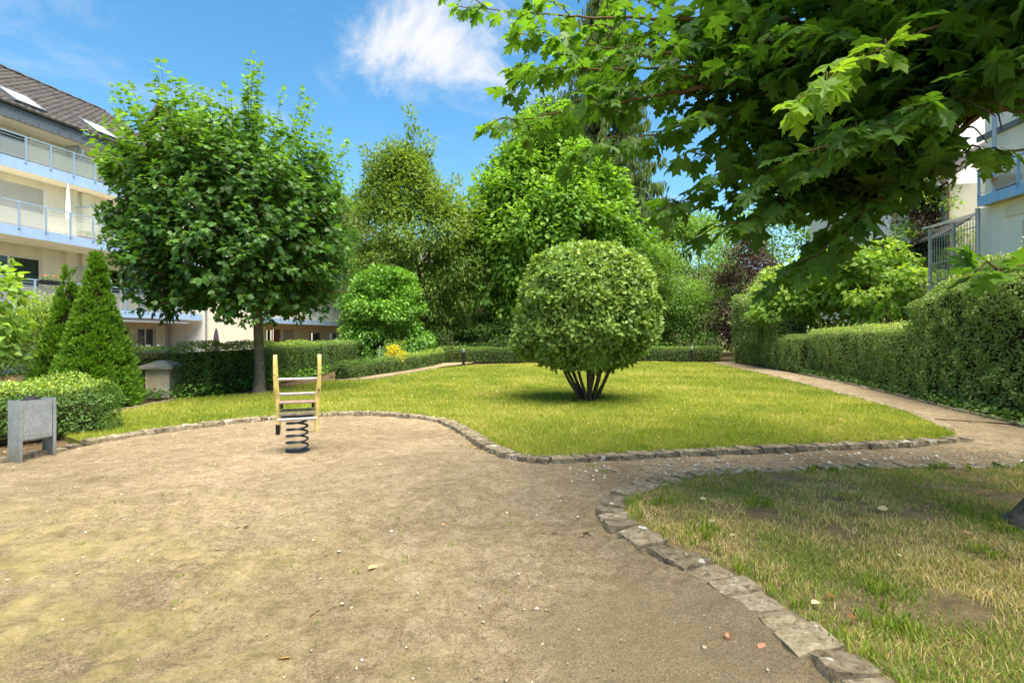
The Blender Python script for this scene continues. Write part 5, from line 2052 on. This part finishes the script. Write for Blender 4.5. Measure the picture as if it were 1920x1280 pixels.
def tiled_slope(name, x0, x1, y0, z0, y1, z1, mat, parent, row=.33, wave=.30):
    """interlocking tiles: rolled profile across, one step per course"""
    sl = math.hypot(y1 - y0, z1 - z0)
    uy, uz = (y1 - y0) / sl, (z1 - z0) / sl
    ny, nz = -uz, uy
    if nz < 0:
        ny, nz = -ny, -nz
    nr = int(sl / row)
    nx = int((x1 - x0) / wave) * 6
    xs = np.linspace(x0, x1, nx + 1)
    ph = (xs - x0) / wave * 2 * math.pi
    prof = .030 * np.maximum(0, np.sin(ph)) ** .8 + .006 * np.cos(ph)
    V, F = [], []
    rr = np.random.default_rng(4)
    jit = rr.normal(0, .004, (nr, nx // 6 + 1))
    for i in range(nr):
        for s, lift in ((i * row, .045), ((i + 1) * row + .02, .008)):
            h = prof + lift + jit[i][np.minimum(np.arange(nx + 1) // 6, nx // 6)]
            V.append(np.column_stack([xs, y0 + uy * s + ny * h, z0 + uz * s + nz * h]))
        V.append(np.column_stack([xs, np.full(len(xs), y0 + uy * i * row), np.full(len(xs), z0 + uz * i * row)]))
    k = nx + 1
    for i in range(nr):
        b = i * 3 * k
        a = np.arange(nx)
        F.append(np.stack([b + a, b + a + 1, b + k + a + 1, b + k + a], 1))
        F.append(np.stack([b + 2 * k + a, b + 2 * k + a + 1, b + a + 1, b + a], 1))
    o = mk(name, np.concatenate(V), np.concatenate(F), mat, parent)
    o['kind'] = 'stuff'
    return o


# ------------------------------------------------------------------ left apartment house
A_ANG = math.atan2(.9766, .2149)


def left_house():
    root = thing('apartment_house', 'cream apartment house with pale blue balconies and brown tiled roof', 'building', (-19.2, 20.0, 0), A_ANG, 'apartment houses')
    xa, xb = -7.0, 9.7
    yw = 2.2
    holes2 = [(-3.6, 3.15, 5.85, 8.0), (5.6, 8.2, 5.85, 7.9)]
    holes1 = [(-.6, 3.1, 2.95, 4.95), (5.5, 8.3, 2.85, 4.9)]
    holes3 = [(-3.0, 2.6, 8.85, 10.2), (5.6, 8.4, 8.85, 10.2)]
    holes0 = [(-2.2, 2.2, .1, 2.0), (5.6, 7.35, .05, 2.0), (7.75, 8.85, .05, 2.0)]
    allh = holes0 + holes1 + holes2 + holes3
    holed_wall('wall', xa, xb, -.1, 10.75, yw, .3, allh, M['plaster'], root)
    mk('wall', [(xa, yw, -.1), (xa, 11, -.1), (xa, 11, 10.75), (xa, yw, 10.75)], [(0, 1, 2, 3)], M['plaster'], root)
    mk('wall', [(xb, yw, -.1), (xb, 11, -.1), (xb, 11, 10.75), (xb, 6.5, 14.4), (xb, yw, 11.5), (xb, yw, 10.75)], [(0, 1, 2, 3, 4, 5)], M['plaster_w'], root)
    mk('wall', [(xa, 11, -.1), (xb, 11, -.1), (xb, 11, 10.75), (xa, 11, 10.75)], [(0, 1, 2, 3)], M['plaster'], root)
    # openings
    shutter(root, holes2[0], yw)
    MB().box(3.16, 3.30, yw - .02, yw + .1, 5.85, 8.05).build('shutter_guide', M['white'], root)
    for k, h in enumerate([holes1[0], holes1[1], holes3[0], holes3[1], holes0[0], holes0[1], holes2[1], holes0[2]]):
        window(root, h, yw, panes=2 if h[1] - h[0] < 2.9 else 3, seed=k)
    for x in (4.05, 4.75):
        MB().box(x, x + .45, yw - .12, yw + .01, 2.8, 8.3).build('pilaster', M['plaster'], root)
    # balconies
    balcony(root, xa, xb - .02, 0, 2.42, 2.76, 3.76, 2.15, first=xa + .43 + .97 * 0)
    balcony(root, xa, xb - .02, 0, 5.40, 5.80, 6.72, 2.15, first=-6.16)
    balcony(root, xa, xb - .02, 1.2, 8.30, 8.76, 9.70, .98, first=-6.05, joints=2.6)
    privacy_screen(root, 4.42, .02, yw, 2.80, 4.75, 4.05)
    privacy_screen(root, 4.45, .02, yw, 5.85, 7.55, 7.2)
    privacy_screen(root, 4.10, 1.22, yw + .0, 8.80, 10.22, 9.95)
    privacy_screen(root, 5.35, .3, yw, .0, 1.75, .8)
    # awning cassettes under the first balcony
    for a, b in ((-5.5, 3.9), (4.9, 8.9)):
        MB().box(a, b, .10, .26, 2.22, 2.37).build('awning', M['white'], root, bevel=.02)
    # eaves: soffit, slate apron, gutter, roof
    MB().box(xa, xb, 1.22, yw - .01, 10.24, 10.30).build('soffit', M['soffit'], root)
    ap = MB().box(xa, xb, 1.14, 1.20, 10.30, 10.76).build('slate_apron', M['slate'], root)
    fish = [(-.5, 1), (.5, 1), (.5, .3), (.44, .12), (.28, .03), (.05, 0), (-.28, .06), (-.45, .18), (-.5, .3)]
    sq = [(-.49, 1), (.49, 1), (.49, 0), (-.49, 0)]

    def slate(w, h, outline):
        mb = MB()
        mb.prism([(px * w, pz * h) for px, pz in outline][::-1], 'y', -.010, .0)
        o = mb.build('slate', M['slate'], ap)
        return o.data, o
    m1, o1 = slate(.245, .30, fish)
    m2, o2 = slate(.50, .26, sq)
    o1.location = (-3.9, 1.137, 10.24)
    o2.location = (4.2, 1.137, 10.25)
    for row in range(2):
        x = -3.9 + .12 * row
        while x < 3.0:
            if not (row == 0 and abs(x + 3.9) < .01):
                put('slate', m1, ap, Matrix.Translation((x, 1.137 - .004 * (1 - row) - .002 * (int(x * 4) % 2), 10.24 + .20 * row)) @ Matrix.Rotation(.05 * math.sin(x * 9), 4, 'Y'))
            x += .247
        x = 3.2 + .25 * row
        while x < xb - .3:
            if not (row == 0 and abs(x - 4.2) < .01):
                put('slate', m2, ap, Matrix.Translation((x, 1.137 - .004 * (1 - row), 10.25 + .22 * row)))
            x += .50
    gut = []
    for k in range(9):
        a = math.pi + math.pi * k / 8
        gut.append((1.05 + .075 * math.cos(a), 10.86 + .075 * math.sin(a)))
    gut += [(1.05 + .068 * math.cos(math.pi * 2 - math.pi * k / 8), 10.86 + .068 * math.sin(math.pi * 2 - math.pi * k / 8)) for k in range(9)]
    MB().prism(gut, 'x', xa, xb + .1).build('gutter', M['zinc'], root)
    rx0, rx1 = xa - .2, 9.55
    ridge_y, ridge_z = 6.5, 14.5
    roof = mk('roof', [(rx0, 1.0, 10.78), (rx1, 1.0, 10.78), (rx1, ridge_y, ridge_z - .06), (rx0, ridge_y, ridge_z - .06), (rx1, 12, 10.78), (rx0, 12, 10.78)], [(0, 1, 2, 3), (3, 2, 4, 5)], M['tile'], root)
    tiled_slope('roof_tiles', rx0, rx1, .98, 10.80, ridge_y, ridge_z, M['tile'], roof)
    V, F = [], []
    for i in range(44):
        x = rx0 + i * .39
        if x > rx1 - .3:
            break
        MB().prism([(ridge_y + .14 * math.cos(math.pi * k / 6), ridge_z + .0 + .10 * math.sin(math.pi * k / 6) + .02 * (i % 2)) for k in range(7)], 'x', x, min(rx1, x + .41)).build('ridge_tile', M['tile'], roof)
    MB().add([(rx1, .95, 10.72), (rx1 + .05, .95, 10.72), (rx1 + .05, .95, 10.92), (rx1, .95, 10.92), (rx1, ridge_y, ridge_z - .12), (rx1 + .05, ridge_y, ridge_z - .12), (rx1 + .05, ridge_y, ridge_z + .1), (rx1, ridge_y, ridge_z + .1)],
             [(0, 1, 2, 3), (0, 4, 5, 1), (3, 2, 6, 7), (1, 5, 6, 2), (0, 3, 7, 4), (4, 7, 6, 5)]).build('verge_board', M['zinc'], roof)
    # skylights
    sl = math.hypot(ridge_y - .98, ridge_z - 10.80)
    uy, uz = (ridge_y - .98) / sl, (ridge_z - 10.80) / sl
    ny, nz = -uz, uy

    def on(x, s, h):
        return (x, .98 + uy * s + ny * h, 10.80 + uz * s + nz * h)
    for x0, x1, s0, s1 in ((1.35, 2.55, .35, 1.75), (4.75, 5.95, .35, 1.75)):
        mb = MB()
        for (p, q, a, b) in ((x0, x0 + .08, s0, s1), (x1 - .08, x1, s0, s1), (x0 + .08, x1 - .08, s0, s0 + .08), (x0 + .08, x1 - .08, s1 - .08, s1)):
            v = [on(x, s, h) for h in (.0, .16) for s in (a, b) for x in (p, q)]
            mb.add(v, [(0, 2, 3, 1), (4, 5, 7, 6), (0, 1, 5, 4), (2, 6, 7, 3), (0, 4, 6, 2), (1, 3, 7, 5)])
        w = mb.build('skylight', M['slate'], roof)
        mk('pane', [on(x0 + .07, s0 + .07, .125), on(x1 - .07, s0 + .07, .125), on(x1 - .07, s1 - .07, .125), on(x0 + .07, s1 - .07, .125)], [(0, 1, 2, 3)], M['cloth_white'], w)
    MB().tube([(9.55, yw - .09, -.1), (9.55, yw - .09, 10.5)], .05, 10).build('downpipe', M['zinc'], root)
    MB().tube([(-.2, 3.6, 12.5), (-.2, 3.6, 13.5)], .06, 10).build('vent_pipe', M['black'], roof)
    return root


left_house()


def gable_house():
    """second wing of the same estate, standing forward, mostly behind the maple"""
    root = thing('apartment_house', 'second wing with white gable standing behind the round maple', 'building', (-19.2, 20.0, 0), A_ANG, 'apartment houses')
    x0, x1 = 9.8, 30.0
    holes = [(14.9, 15.7, .05, 1.85), (16.5, 18.0, .05, 2.05), (18.3, 19.6, .05, 2.05), (21.5, 23.2, .05, 1.9), (24.2, 25.8, .05, 1.9)]
    for lv in (3.0, 5.9, 8.7):
        holes += [(11.2, 12.6, lv + .6, lv + 2.0), (16.0, 18.4, lv + .05, lv + 2.0), (20.5, 22.9, lv + .05, lv + 2.0), (25, 27, lv + .05, lv + 2.0)]
    holed_wall('wall', x0, 14.3, -.1, 10.9, 0, .25, [h for h in holes if h[1] < 14.3], M['plaster'], root)
    holed_wall('wall', 14.3, x1, -.1, 10.9, 1.1, .25, [h for h in holes if h[0] > 14.3], M['plaster'], root)
    mk('wall', [(14.3, 0, -.1), (14.3, 1.1, -.1), (14.3, 1.1, 10.9), (14.3, 0, 10.9)], [(0, 1, 2, 3)], M['plaster'], root)
    mk('gable_wall', [(x0, 0, -.1), (x0, 5.2, -.1), (x0, 5.2, 10.9), (x0, 2.6, 14.3), (x0, 0, 10.9)], [(0, 1, 2, 3, 4)], M['plaster_w'], root)
    mk('wall', [(x1, 1.1, -.1), (x1, 5.2, -.1), (x1, 5.2, 10.9), (x1, 2.6, 14.3), (x1, 1.1, 10.9)], [(0, 1, 2, 3, 4)], M['plaster_w'], root)
    for k, h in enumerate(holes):
        y = 0 if h[1] < 14.3 else 1.1
        if k in (0, 2):
            shutter(root, h, y)
        elif k == 1:
            shutter(root, (h[0] + .8, h[1], h[2], h[3]), y, mat='brown')
            window(root, (h[0], h[0] + .8, h[2], h[3]), y, panes=1, seed=k)
        else:
            window(root, h, y, panes=1 if h[1] - h[0] < 1.7 else 2, seed=k + 20)
    for zb in (2.42, 5.40, 8.3):
        balcony(root, 14.6, x1, 0, zb, zb + .36, zb + 1.34, 1.09, first=14.65, step=.9, rails=1)
    roof = mk('roof', [(x0 - .35, -.45, 10.75), (x1, -.45, 10.75), (x1, 2.6, 14.6), (x0 - .35, 2.6, 14.6), (x1, 5.65, 10.75), (x0 - .35, 5.65, 10.75)], [(0, 1, 2, 3), (3, 2, 4, 5)], M['tile'], root)
    tiled_slope('roof_tiles', x0 - .35, x1, -.47, 10.78, 2.6, 14.64, M['tile'], roof, row=.34, wave=.3)
    for ya, za, yb, zb in ((-.47, 10.62, 2.6, 14.5), (2.6, 14.5, 5.67, 10.62)):
        MB().add([(x0 - .40, ya, za), (x0 - .33, ya, za), (x0 - .33, ya, za + .22), (x0 - .40, ya, za + .22), (x0 - .40, yb, zb), (x0 - .33, yb, zb), (x0 - .33, yb, zb + .22), (x0 - .40, yb, zb + .22)],
                 [(0, 1, 2, 3), (0, 4, 5, 1), (3, 2, 6, 7), (1, 5, 6, 2), (0, 3, 7, 4), (4, 7, 6, 5)]).build('verge_board', M['brown'], roof)
    MB().tube([(x0 + .12, -.06, -.1), (x0 + .12, -.06, 10.7)], .05, 10).build('downpipe', M['zinc'], root)
    privacy_screen(root, 24.0, -2.2, 1.0, .0, 1.35, .6)


gable_house()

LH = Matrix.Translation((-19.2, 20, 0)) @ Matrix.Rotation(A_ANG, 4, 'Z')


def lh(x, y, z):
    return LH @ Vector((x, y, z))


def parasol(label, loc, h, mat, pole, wid, group='closed parasols'):
    root = thing('parasol', label, 'parasol', tuple(loc), .3, group)
    MB().tube([(0, 0, 0), (0, 0, h)], .022, 8).build('pole', M[pole], root)
    V, F = [], []
    n = 14
    zs = [(.30, .62), (.36, 1.0), (.55, .95), (.75, .75), (.95, .35), (1.0, .12)]
    for t, w in zs:
        for k in range(n):
            a = 2 * math.pi * k / n
            q = wid * w * (1.12 if k % 2 else .78)
            V.append((q * math.cos(a), q * math.sin(a), h * t))
    for i in range(len(zs) - 1):
        for k in range(n):
            F.append((i * n + k, i * n + (k + 1) % n, (i + 1) * n + (k + 1) % n, (i + 1) * n + k))
    F.append(tuple(range(n))[::-1])
    F.append(tuple(range((len(zs) - 1) * n, len(zs) * n)))
    mk('folded_canopy', V, F, M[mat], root)
    MB().tube([(0, 0, 0), (0, 0, .06)], .2, 12).build('foot', M['concrete'], root)


parasol('closed white parasol on the second floor balcony', lh(2.75, .35, 5.76), 2.28, 'cloth_white', 'white', .085)
parasol('closed dark plum parasol by the ground floor wall', lh(9.75, -.85, 0), 2.0, 'cloth_plum', 'zinc', .16)


def patio_table():
    p = lh(6.9, .6, 0)
    root = thing('patio_table', 'patio table under a dark cloth with cups in front of the windows', 'table', tuple(p), A_ANG)
    V, F = [], []
    n = 28
    for i in range(n):
        a = 2 * math.pi * i / n
        x, y = .95 * max(-1, min(1, 1.3 * math.cos(a))), .45 * max(-1, min(1, 1.3 * math.sin(a)))
        w = 1 + .05 * math.sin(i * 2.4)
        V += [(x * .97, y * .97, 1.02), (x * 1.02 * w, y * 1.05 * w, .62)]
    F = [(2 * i, 2 * ((i + 1) % n), 2 * ((i + 1) % n) + 1, 2 * i + 1) for i in range(n)] + [tuple(2 * i for i in range(n))]
    mk('tablecloth', V, F, M['cloth_dark'], root)
    for sx in (-.75, .75):
        for sy in (-.3, .3):
            MB().tube([(sx, sy, 0), (sx, sy, 1.0)], .03, 8).build('leg', M['zinc'], root)
    names = ['first', 'second', 'third', 'fourth', 'fifth']
    for k, (x, y) in enumerate([(-.6, .1), (-.25, -.15), (.15, .12), (.45, -.1), (.7, .15)]):
        c = MB().tube([(0, 0, 0), (0, 0, .10)], [.035, .045], 10).build('cup', M['white'])
        c.location = LH @ Vector((6.9 + x, .6 + y, 1.022))
        tag(c, names[k] + ' pale cup from the left on the dark patio table', 'cup', 'cups on the patio table')


patio_table()


def flower_box(label, loc, rz, L, mat, seed, flowers, size=.06, n=130):
    r = np.random.default_rng(seed)
    root = thing('flower_box', label, 'flower box', tuple(loc), rz, 'balcony flower boxes')
    MB().box(-L / 2, L / 2, -.09, .09, 0, .17).build('box', M[mat], root, bevel=.01)
    P = np.column_stack([r.uniform(-L / 2, L / 2, n), r.normal(0, .07, n), .16 + .22 * r.random(n)])
    leaf_mass('plants', P, unit(r.normal(0, .6, (n, 3)) + [0, 0, 1]), unit(r.normal(0, 1, (n, 3)) + [0, 0, .5]), size * r.uniform(.7, 1.4, n), T_OVAL, .45 + r.normal(0, .2, n), L_MID, root)
    m = n // 3
    P = np.column_stack([r.uniform(-L / 2, L / 2, m), r.normal(0, .08, m), .26 + .16 * r.random(m)])
    leaf_mass('blossoms', P, unit(r.normal(0, .8, (m, 3)) + [0, -.3, .6]), unit(r.normal(0, 1, (m, 3))), .055 * r.uniform(.7, 1.3, m), T_HEART, r.random(m), flowers, root)


L_RED = mat_leaf('red_blossom', [(.35, .05, .03), (.5, .09, .05), (.55, .16, .10), (.6, .3, .2)], .2, .6, .2, 1.0)
L_WHITE = mat_leaf('white_blossom', [(.55, .5, .52), (.65, .62, .62), (.7, .7, .68), (.75, .72, .7)], .2, .6, .2, 1.0)
flower_box('dark box with red flowers on the first floor handrail', lh(1.75, -.14, 3.62), A_ANG, .9, 'black', 1, L_RED)
flower_box('dark box on the second floor balcony beside the parasol', lh(3.7, .45, 5.78), A_ANG, .8, 'terra', 2, L_RED, .09)


# ------------------------------------------------------------------ right apartment house
B_ANG = math.atan2(.998, .06)
RH = Matrix.Translation((13.95, 16.0, 0)) @ Matrix.Rotation(B_ANG, 4, 'Z')


def right_house():
    root = thing('apartment_house', 'white rendered house with blue balcony at the right picture edge', 'building', (13.95, 16.0, 0), B_ANG, 'apartment houses')
    # local x runs away from the camera, +y points to the garden
    lowh = [(-2.1, -1.1, 3.85, 4.75), (-5.5, -3.6, 3.4, 4.9), (-6.5, -3.0, .4, 2.5)]
    holed_wall('wall', -12, .45, -.1, 5.42, -.35, .25, lowh, M['plaster_w'], root, face=1)
    for k, h in enumerate(lowh):
        window(root, h, -.35, face=1, panes=1 if h[1] - h[0] < 1.2 else 2, seed=50 + k)
    mk('wall', [(.45, -.35, -.1), (.45, -9, -.1), (.45, -9, 5.42), (.45, -.35, 5.42)], [(0, 1, 2, 3)], M['plaster_w'], root)
    uph = [(-3.6, -.9, 5.85, 7.9), (-8.5, -5.5, 5.85, 7.9)]
    holed_wall('wall', -12, 1.75, 5.42, 12.5, -1.6, .25, uph, M['plaster_w'], root, face=1)
    for k, h in enumerate(uph):
        window(root, h, -1.6, face=1, panes=2, seed=60 + k)
    mk('wall', [(1.75, -1.6, 5.3), (1.75, -9, 5.3), (1.75, -9, 12.5), (1.75, -1.6, 12.5)], [(0, 1, 2, 3)], M['plaster_w'], root)
    MB().box(.46, 1.75, -9, -1.62, 5.25, 5.40).build('flat_roof', M['zinc'], root)
    MB().box(-12, -.6, -.352, -.30, 4.95, 5.22).build('lintel_band', M['plaster'], root)
    balcony(root, -9.4, .0, 0, 5.40, 5.70, 6.46, 1.58, face=1, first=-9.36, step=1.332, fascia='blue2', soffit='concrete')
    balcony(root, -9.4, .0, 0, 8.22, 8.55, 9.4, 1.58, face=1, first=-9.36, step=1.332, fascia='blue2', soffit='soffit')
    MB().box(-9.4, 2.0, -1.58, -1.52, 8.02, 8.20).build('soffit_shadow_strip', M['slate'], root)  # dark slate strip standing in for the shadow line between wall and soffit
    MB().tube([(.10, -.10, .0), (.10, -.10, 5.38)], .06, 12).build('column', M['zinc'], root)
    MB().tube([(1.0, -1.30, 5.42), (1.0, -1.30, 12.2)], .06, 12).build('downpipe', M['rail'], root)
    MB().box(-12.3, 2.2, -9.3, -1.2, 12.5, 12.7).build('roof', M['zinc'], root)
    # trellised terrace at the far corner
    tr = MB().box(.5, 2.9, -2.6, -.55, 2.95, 3.15).build('terrace', M['concrete'], root)
    MB().box(.5, 3.3, -2.58, -.70, -.1, 2.94).build('terrace_wall', M['plaster_w'], root)
    for x in (.6, 1.75, 2.85):
        MB().box(x - .035, x + .035, -.65, -.58, 3.15, 5.30).build('post', M['rail_light'], tr)
    for x in np.arange(.72, 2.8, .12):
        MB().box(x - .007, x + .007, -.63, -.612, 3.2, 5.2).build('bar', M['rail_light'], tr)
    for z in (3.25, 4.05, 4.95, 5.22):
        MB().box(.56, 2.84, -.611, -.60, z, z + .03).build('rail', M['rail_light'], tr)
    mb = MB()
    mb.add([(.5, -.45, 5.32), (3.0, -.45, 5.32), (3.0, -2.6, 5.85), (.5, -2.6, 5.85), (.5, -.45, 5.38), (3.0, -.45, 5.38), (3.0, -2.6, 5.91), (.5, -2.6, 5.91)],
           [(0, 1, 2, 3), (4, 5, 6, 7), (0, 1, 5, 4), (1, 2, 6, 5), (2, 3, 7, 6), (3, 0, 4, 7)])
    mb.build('canopy', M['frost'], tr)
    holed_wall('wall', .46, 3.3, 3.1, 5.9, -2.62, .2, [(1.5, 2.5, 3.2, 5.1)], M['plaster'], root, face=1)
    window(root, (1.5, 2.5, 3.2, 5.1), -2.62, face=1, panes=1, seed=71)


right_house()


def rh(x, y, z):
    return RH @ Vector((x, y, z))


def pot(label, loc, s):
    root = thing('flower_pot', label, 'flower pot', tuple(loc))
    MB().tube([(0, 0, 0), (0, 0, .26 * s), (0, 0, .27 * s), (0, 0, .34 * s), (0, 0, .342 * s)], np.array([.16, .235, .265, .27, .23]) * s, 20).build('pot', M['terra'], root)
    r = np.random.default_rng(3)
    n = 90
    P = r.normal(0, .10, (n, 3)) * [1, 1, .6] * s + [0, 0, .36 * s]
    leaf_mass('plant', P, unit(r.normal(0, .6, (n, 3)) + [0, 0, 1]), unit(r.normal(0, 1, (n, 3)) + [0, 0, .5]), .08 * r.uniform(.6, 1.3, n), T_OVAL, .5 + r.normal(0, .2, n), L_MID, root)


pot('round terracotta pot behind the frosted panel of the right balcony', rh(-.62, -.32, 5.66), 1.25)
flower_box('terracotta box with red flowers on the right balcony handrail', rh(-2.6, .02, 6.51), B_ANG, 1.0, 'terra', 3, L_RED, .07)
flower_box('box of white flowers behind the terrace bars', rh(1.2, -.8, 3.152), B_ANG, .9, 'terra', 4, L_WHITE, .07)
flower_box('box of pale flowers at the far corner of the terrace', rh(2.35, -.8, 3.152), B_ANG, .9, 'terra', 5, L_WHITE, .07)


def small_house():
    root = thing('white_house', 'white house with brown window and tiled roof edge behind the terrace', 'building', (18.2, 22.2, 0), math.atan2(1, .22), 'houses behind the garden')
    h = [(.55, 1.35, 6.25, 7.45), (2.4, 3.2, 6.25, 7.45)]
    holed_wall('wall', 0, 5, -.1, 7.85, 0, .2, h, M['plaster_w'], root, face=1)
    mk('wall', [(0, 0, -.1), (0, -6, -.1), (0, -6, 7.85), (0, 0, 7.85)], [(0, 1, 2, 3)], M['plaster'], root)
    for k, q in enumerate(h):
        window(root, q, 0, face=1, panes=1, seed=80 + k, frame='brown')
        for s in (-1, 1):
            xx = q[0] - .14 if s < 0 else q[1] + .0
            MB().box(xx, xx + .14, .002, .04, q[2] - .1, q[3] + .1).build('window_surround', M['white'], root)
    roof = MB().add([(-.5, .55, 7.72), (5.4, .55, 7.72), (5.4, -3, 10.4), (-.5, -3, 10.4), (-.5, .55, 7.84), (5.4, .55, 7.84), (5.4, -3, 10.52), (-.5, -3, 10.52)],
                    [(0, 1, 2, 3), (4, 5, 6, 7), (0, 1, 5, 4), (1, 2, 6, 5), (2, 3, 7, 6), (3, 0, 4, 7)]).build('roof', M['tile'], root)
    MB().tube([(-.5, .60, 7.75), (5.4, .60, 7.75)], .05, 10).build('gutter', M['zinc'], roof)
    MB().tube([(-.1, .08, 0), (-.1, .08, 7.6)], .035, 8).build('downpipe', M['terra'], root)
    lean = MB().add([(-2.0, 1.2, 5.4), (1.0, 1.2, 5.4), (1.0, 0.01, 6.2), (-2.0, .01, 6.2), (-2.0, 1.2, 5.48), (1.0, 1.2, 5.48), (1.0, .01, 6.28), (-2.0, .01, 6.28)],
                    [(0, 1, 2, 3), (4, 5, 6, 7), (0, 1, 5, 4), (1, 2, 6, 5), (2, 3, 7, 6), (3, 0, 4, 7)]).build('lean_to_roof', M['tile'], root)


small_house()


def block_house():
    root = thing('tall_house', 'tall plain white gable wall rising behind the plum tree', 'building', (21.6, 26.6, 0), 0, 'houses behind the garden')
    MB().box(0, 12, 0, 12, -.1, 15).build('wall', M['plaster_w'], root)
    MB().box(-.3, 12.3, -.3, 12.3, 15, 15.25).build('roof', M['slate'], root)
    for z in (3, 6, 9, 12):
        w = MB().box(-.03, .02, 4, 5.4, z, z + 1.4).build('window', M['white'], root)
        MB().box(-.045, -.031, 4.08, 5.32, z + .08, z + 1.32).build('pane', M['black'], w)


block_house()


def garden_shed():
    root = thing('garden_shed', 'low beige garage wall with flat roof below the plum tree', 'building', (15.9, 20.6, 0), B_ANG, 'houses behind the garden')
    MB().box(0, 5, -3.6, 0, -.1, 3.35).build('wall', M['plaster'], root)
    MB().box(-.25, 5.2, -3.7, .3, 3.35, 3.5).build('roof', M['zinc'], root)
    MB().box(1.2, 3.6, .003, .05, 0, 2.2).build('door', M['brown'], root)


garden_shed()


def far_house(name, label, x, y, w, d, h, rz, rh_):
    root = thing(name, label, 'building', (x, y, 0), rz, 'houses behind the garden')
    holes = [(1 + 2.6 * i, 2.2 + 2.6 * i, 1 + 2.9 * j, 2.5 + 2.9 * j) for i in range(int((w - 1) / 2.6)) for j in range(int(h / 2.9))]
    holed_wall('wall', 0, w, -.1, h, 0, .2, holes, mat_far, root)
    mk('wall', [(0, 0, -.1), (0, d, -.1), (0, d, h), (0, d / 2, h + rh_), (0, 0, h)], [(0, 1, 2, 3, 4)], mat_far, root)
    mk('wall', [(w, 0, -.1), (w, d, -.1), (w, d, h), (w, d / 2, h + rh_), (w, 0, h)], [(0, 1, 2, 3, 4)], mat_far, root)
    for k, q in enumerate(holes):
        window(root, q, 0, panes=2, seed=k, curtain=False)
    mk('roof', [(-.4, -.4, h - .1), (w + .4, -.4, h - .1), (w + .4, d / 2, h + rh_ + .05), (-.4, d / 2, h + rh_ + .05), (w + .4, d + .4, h - .1), (-.4, d + .4, h - .1)], [(0, 1, 2, 3), (3, 2, 4, 5)], M['tile'], root)


mat_far = mat_plaster('ochre_render', (0.52, 0.42, 0.28))
far_house('ochre_house', 'ochre house glimpsed through the cherry tree', -14.5, 50, 13, 9, 8.4, .05, 3.0)
far_house('ochre_house', 'pale house hidden behind the trees on the right', 14, 56, 15, 9, 6.0, -.1, 3.0)
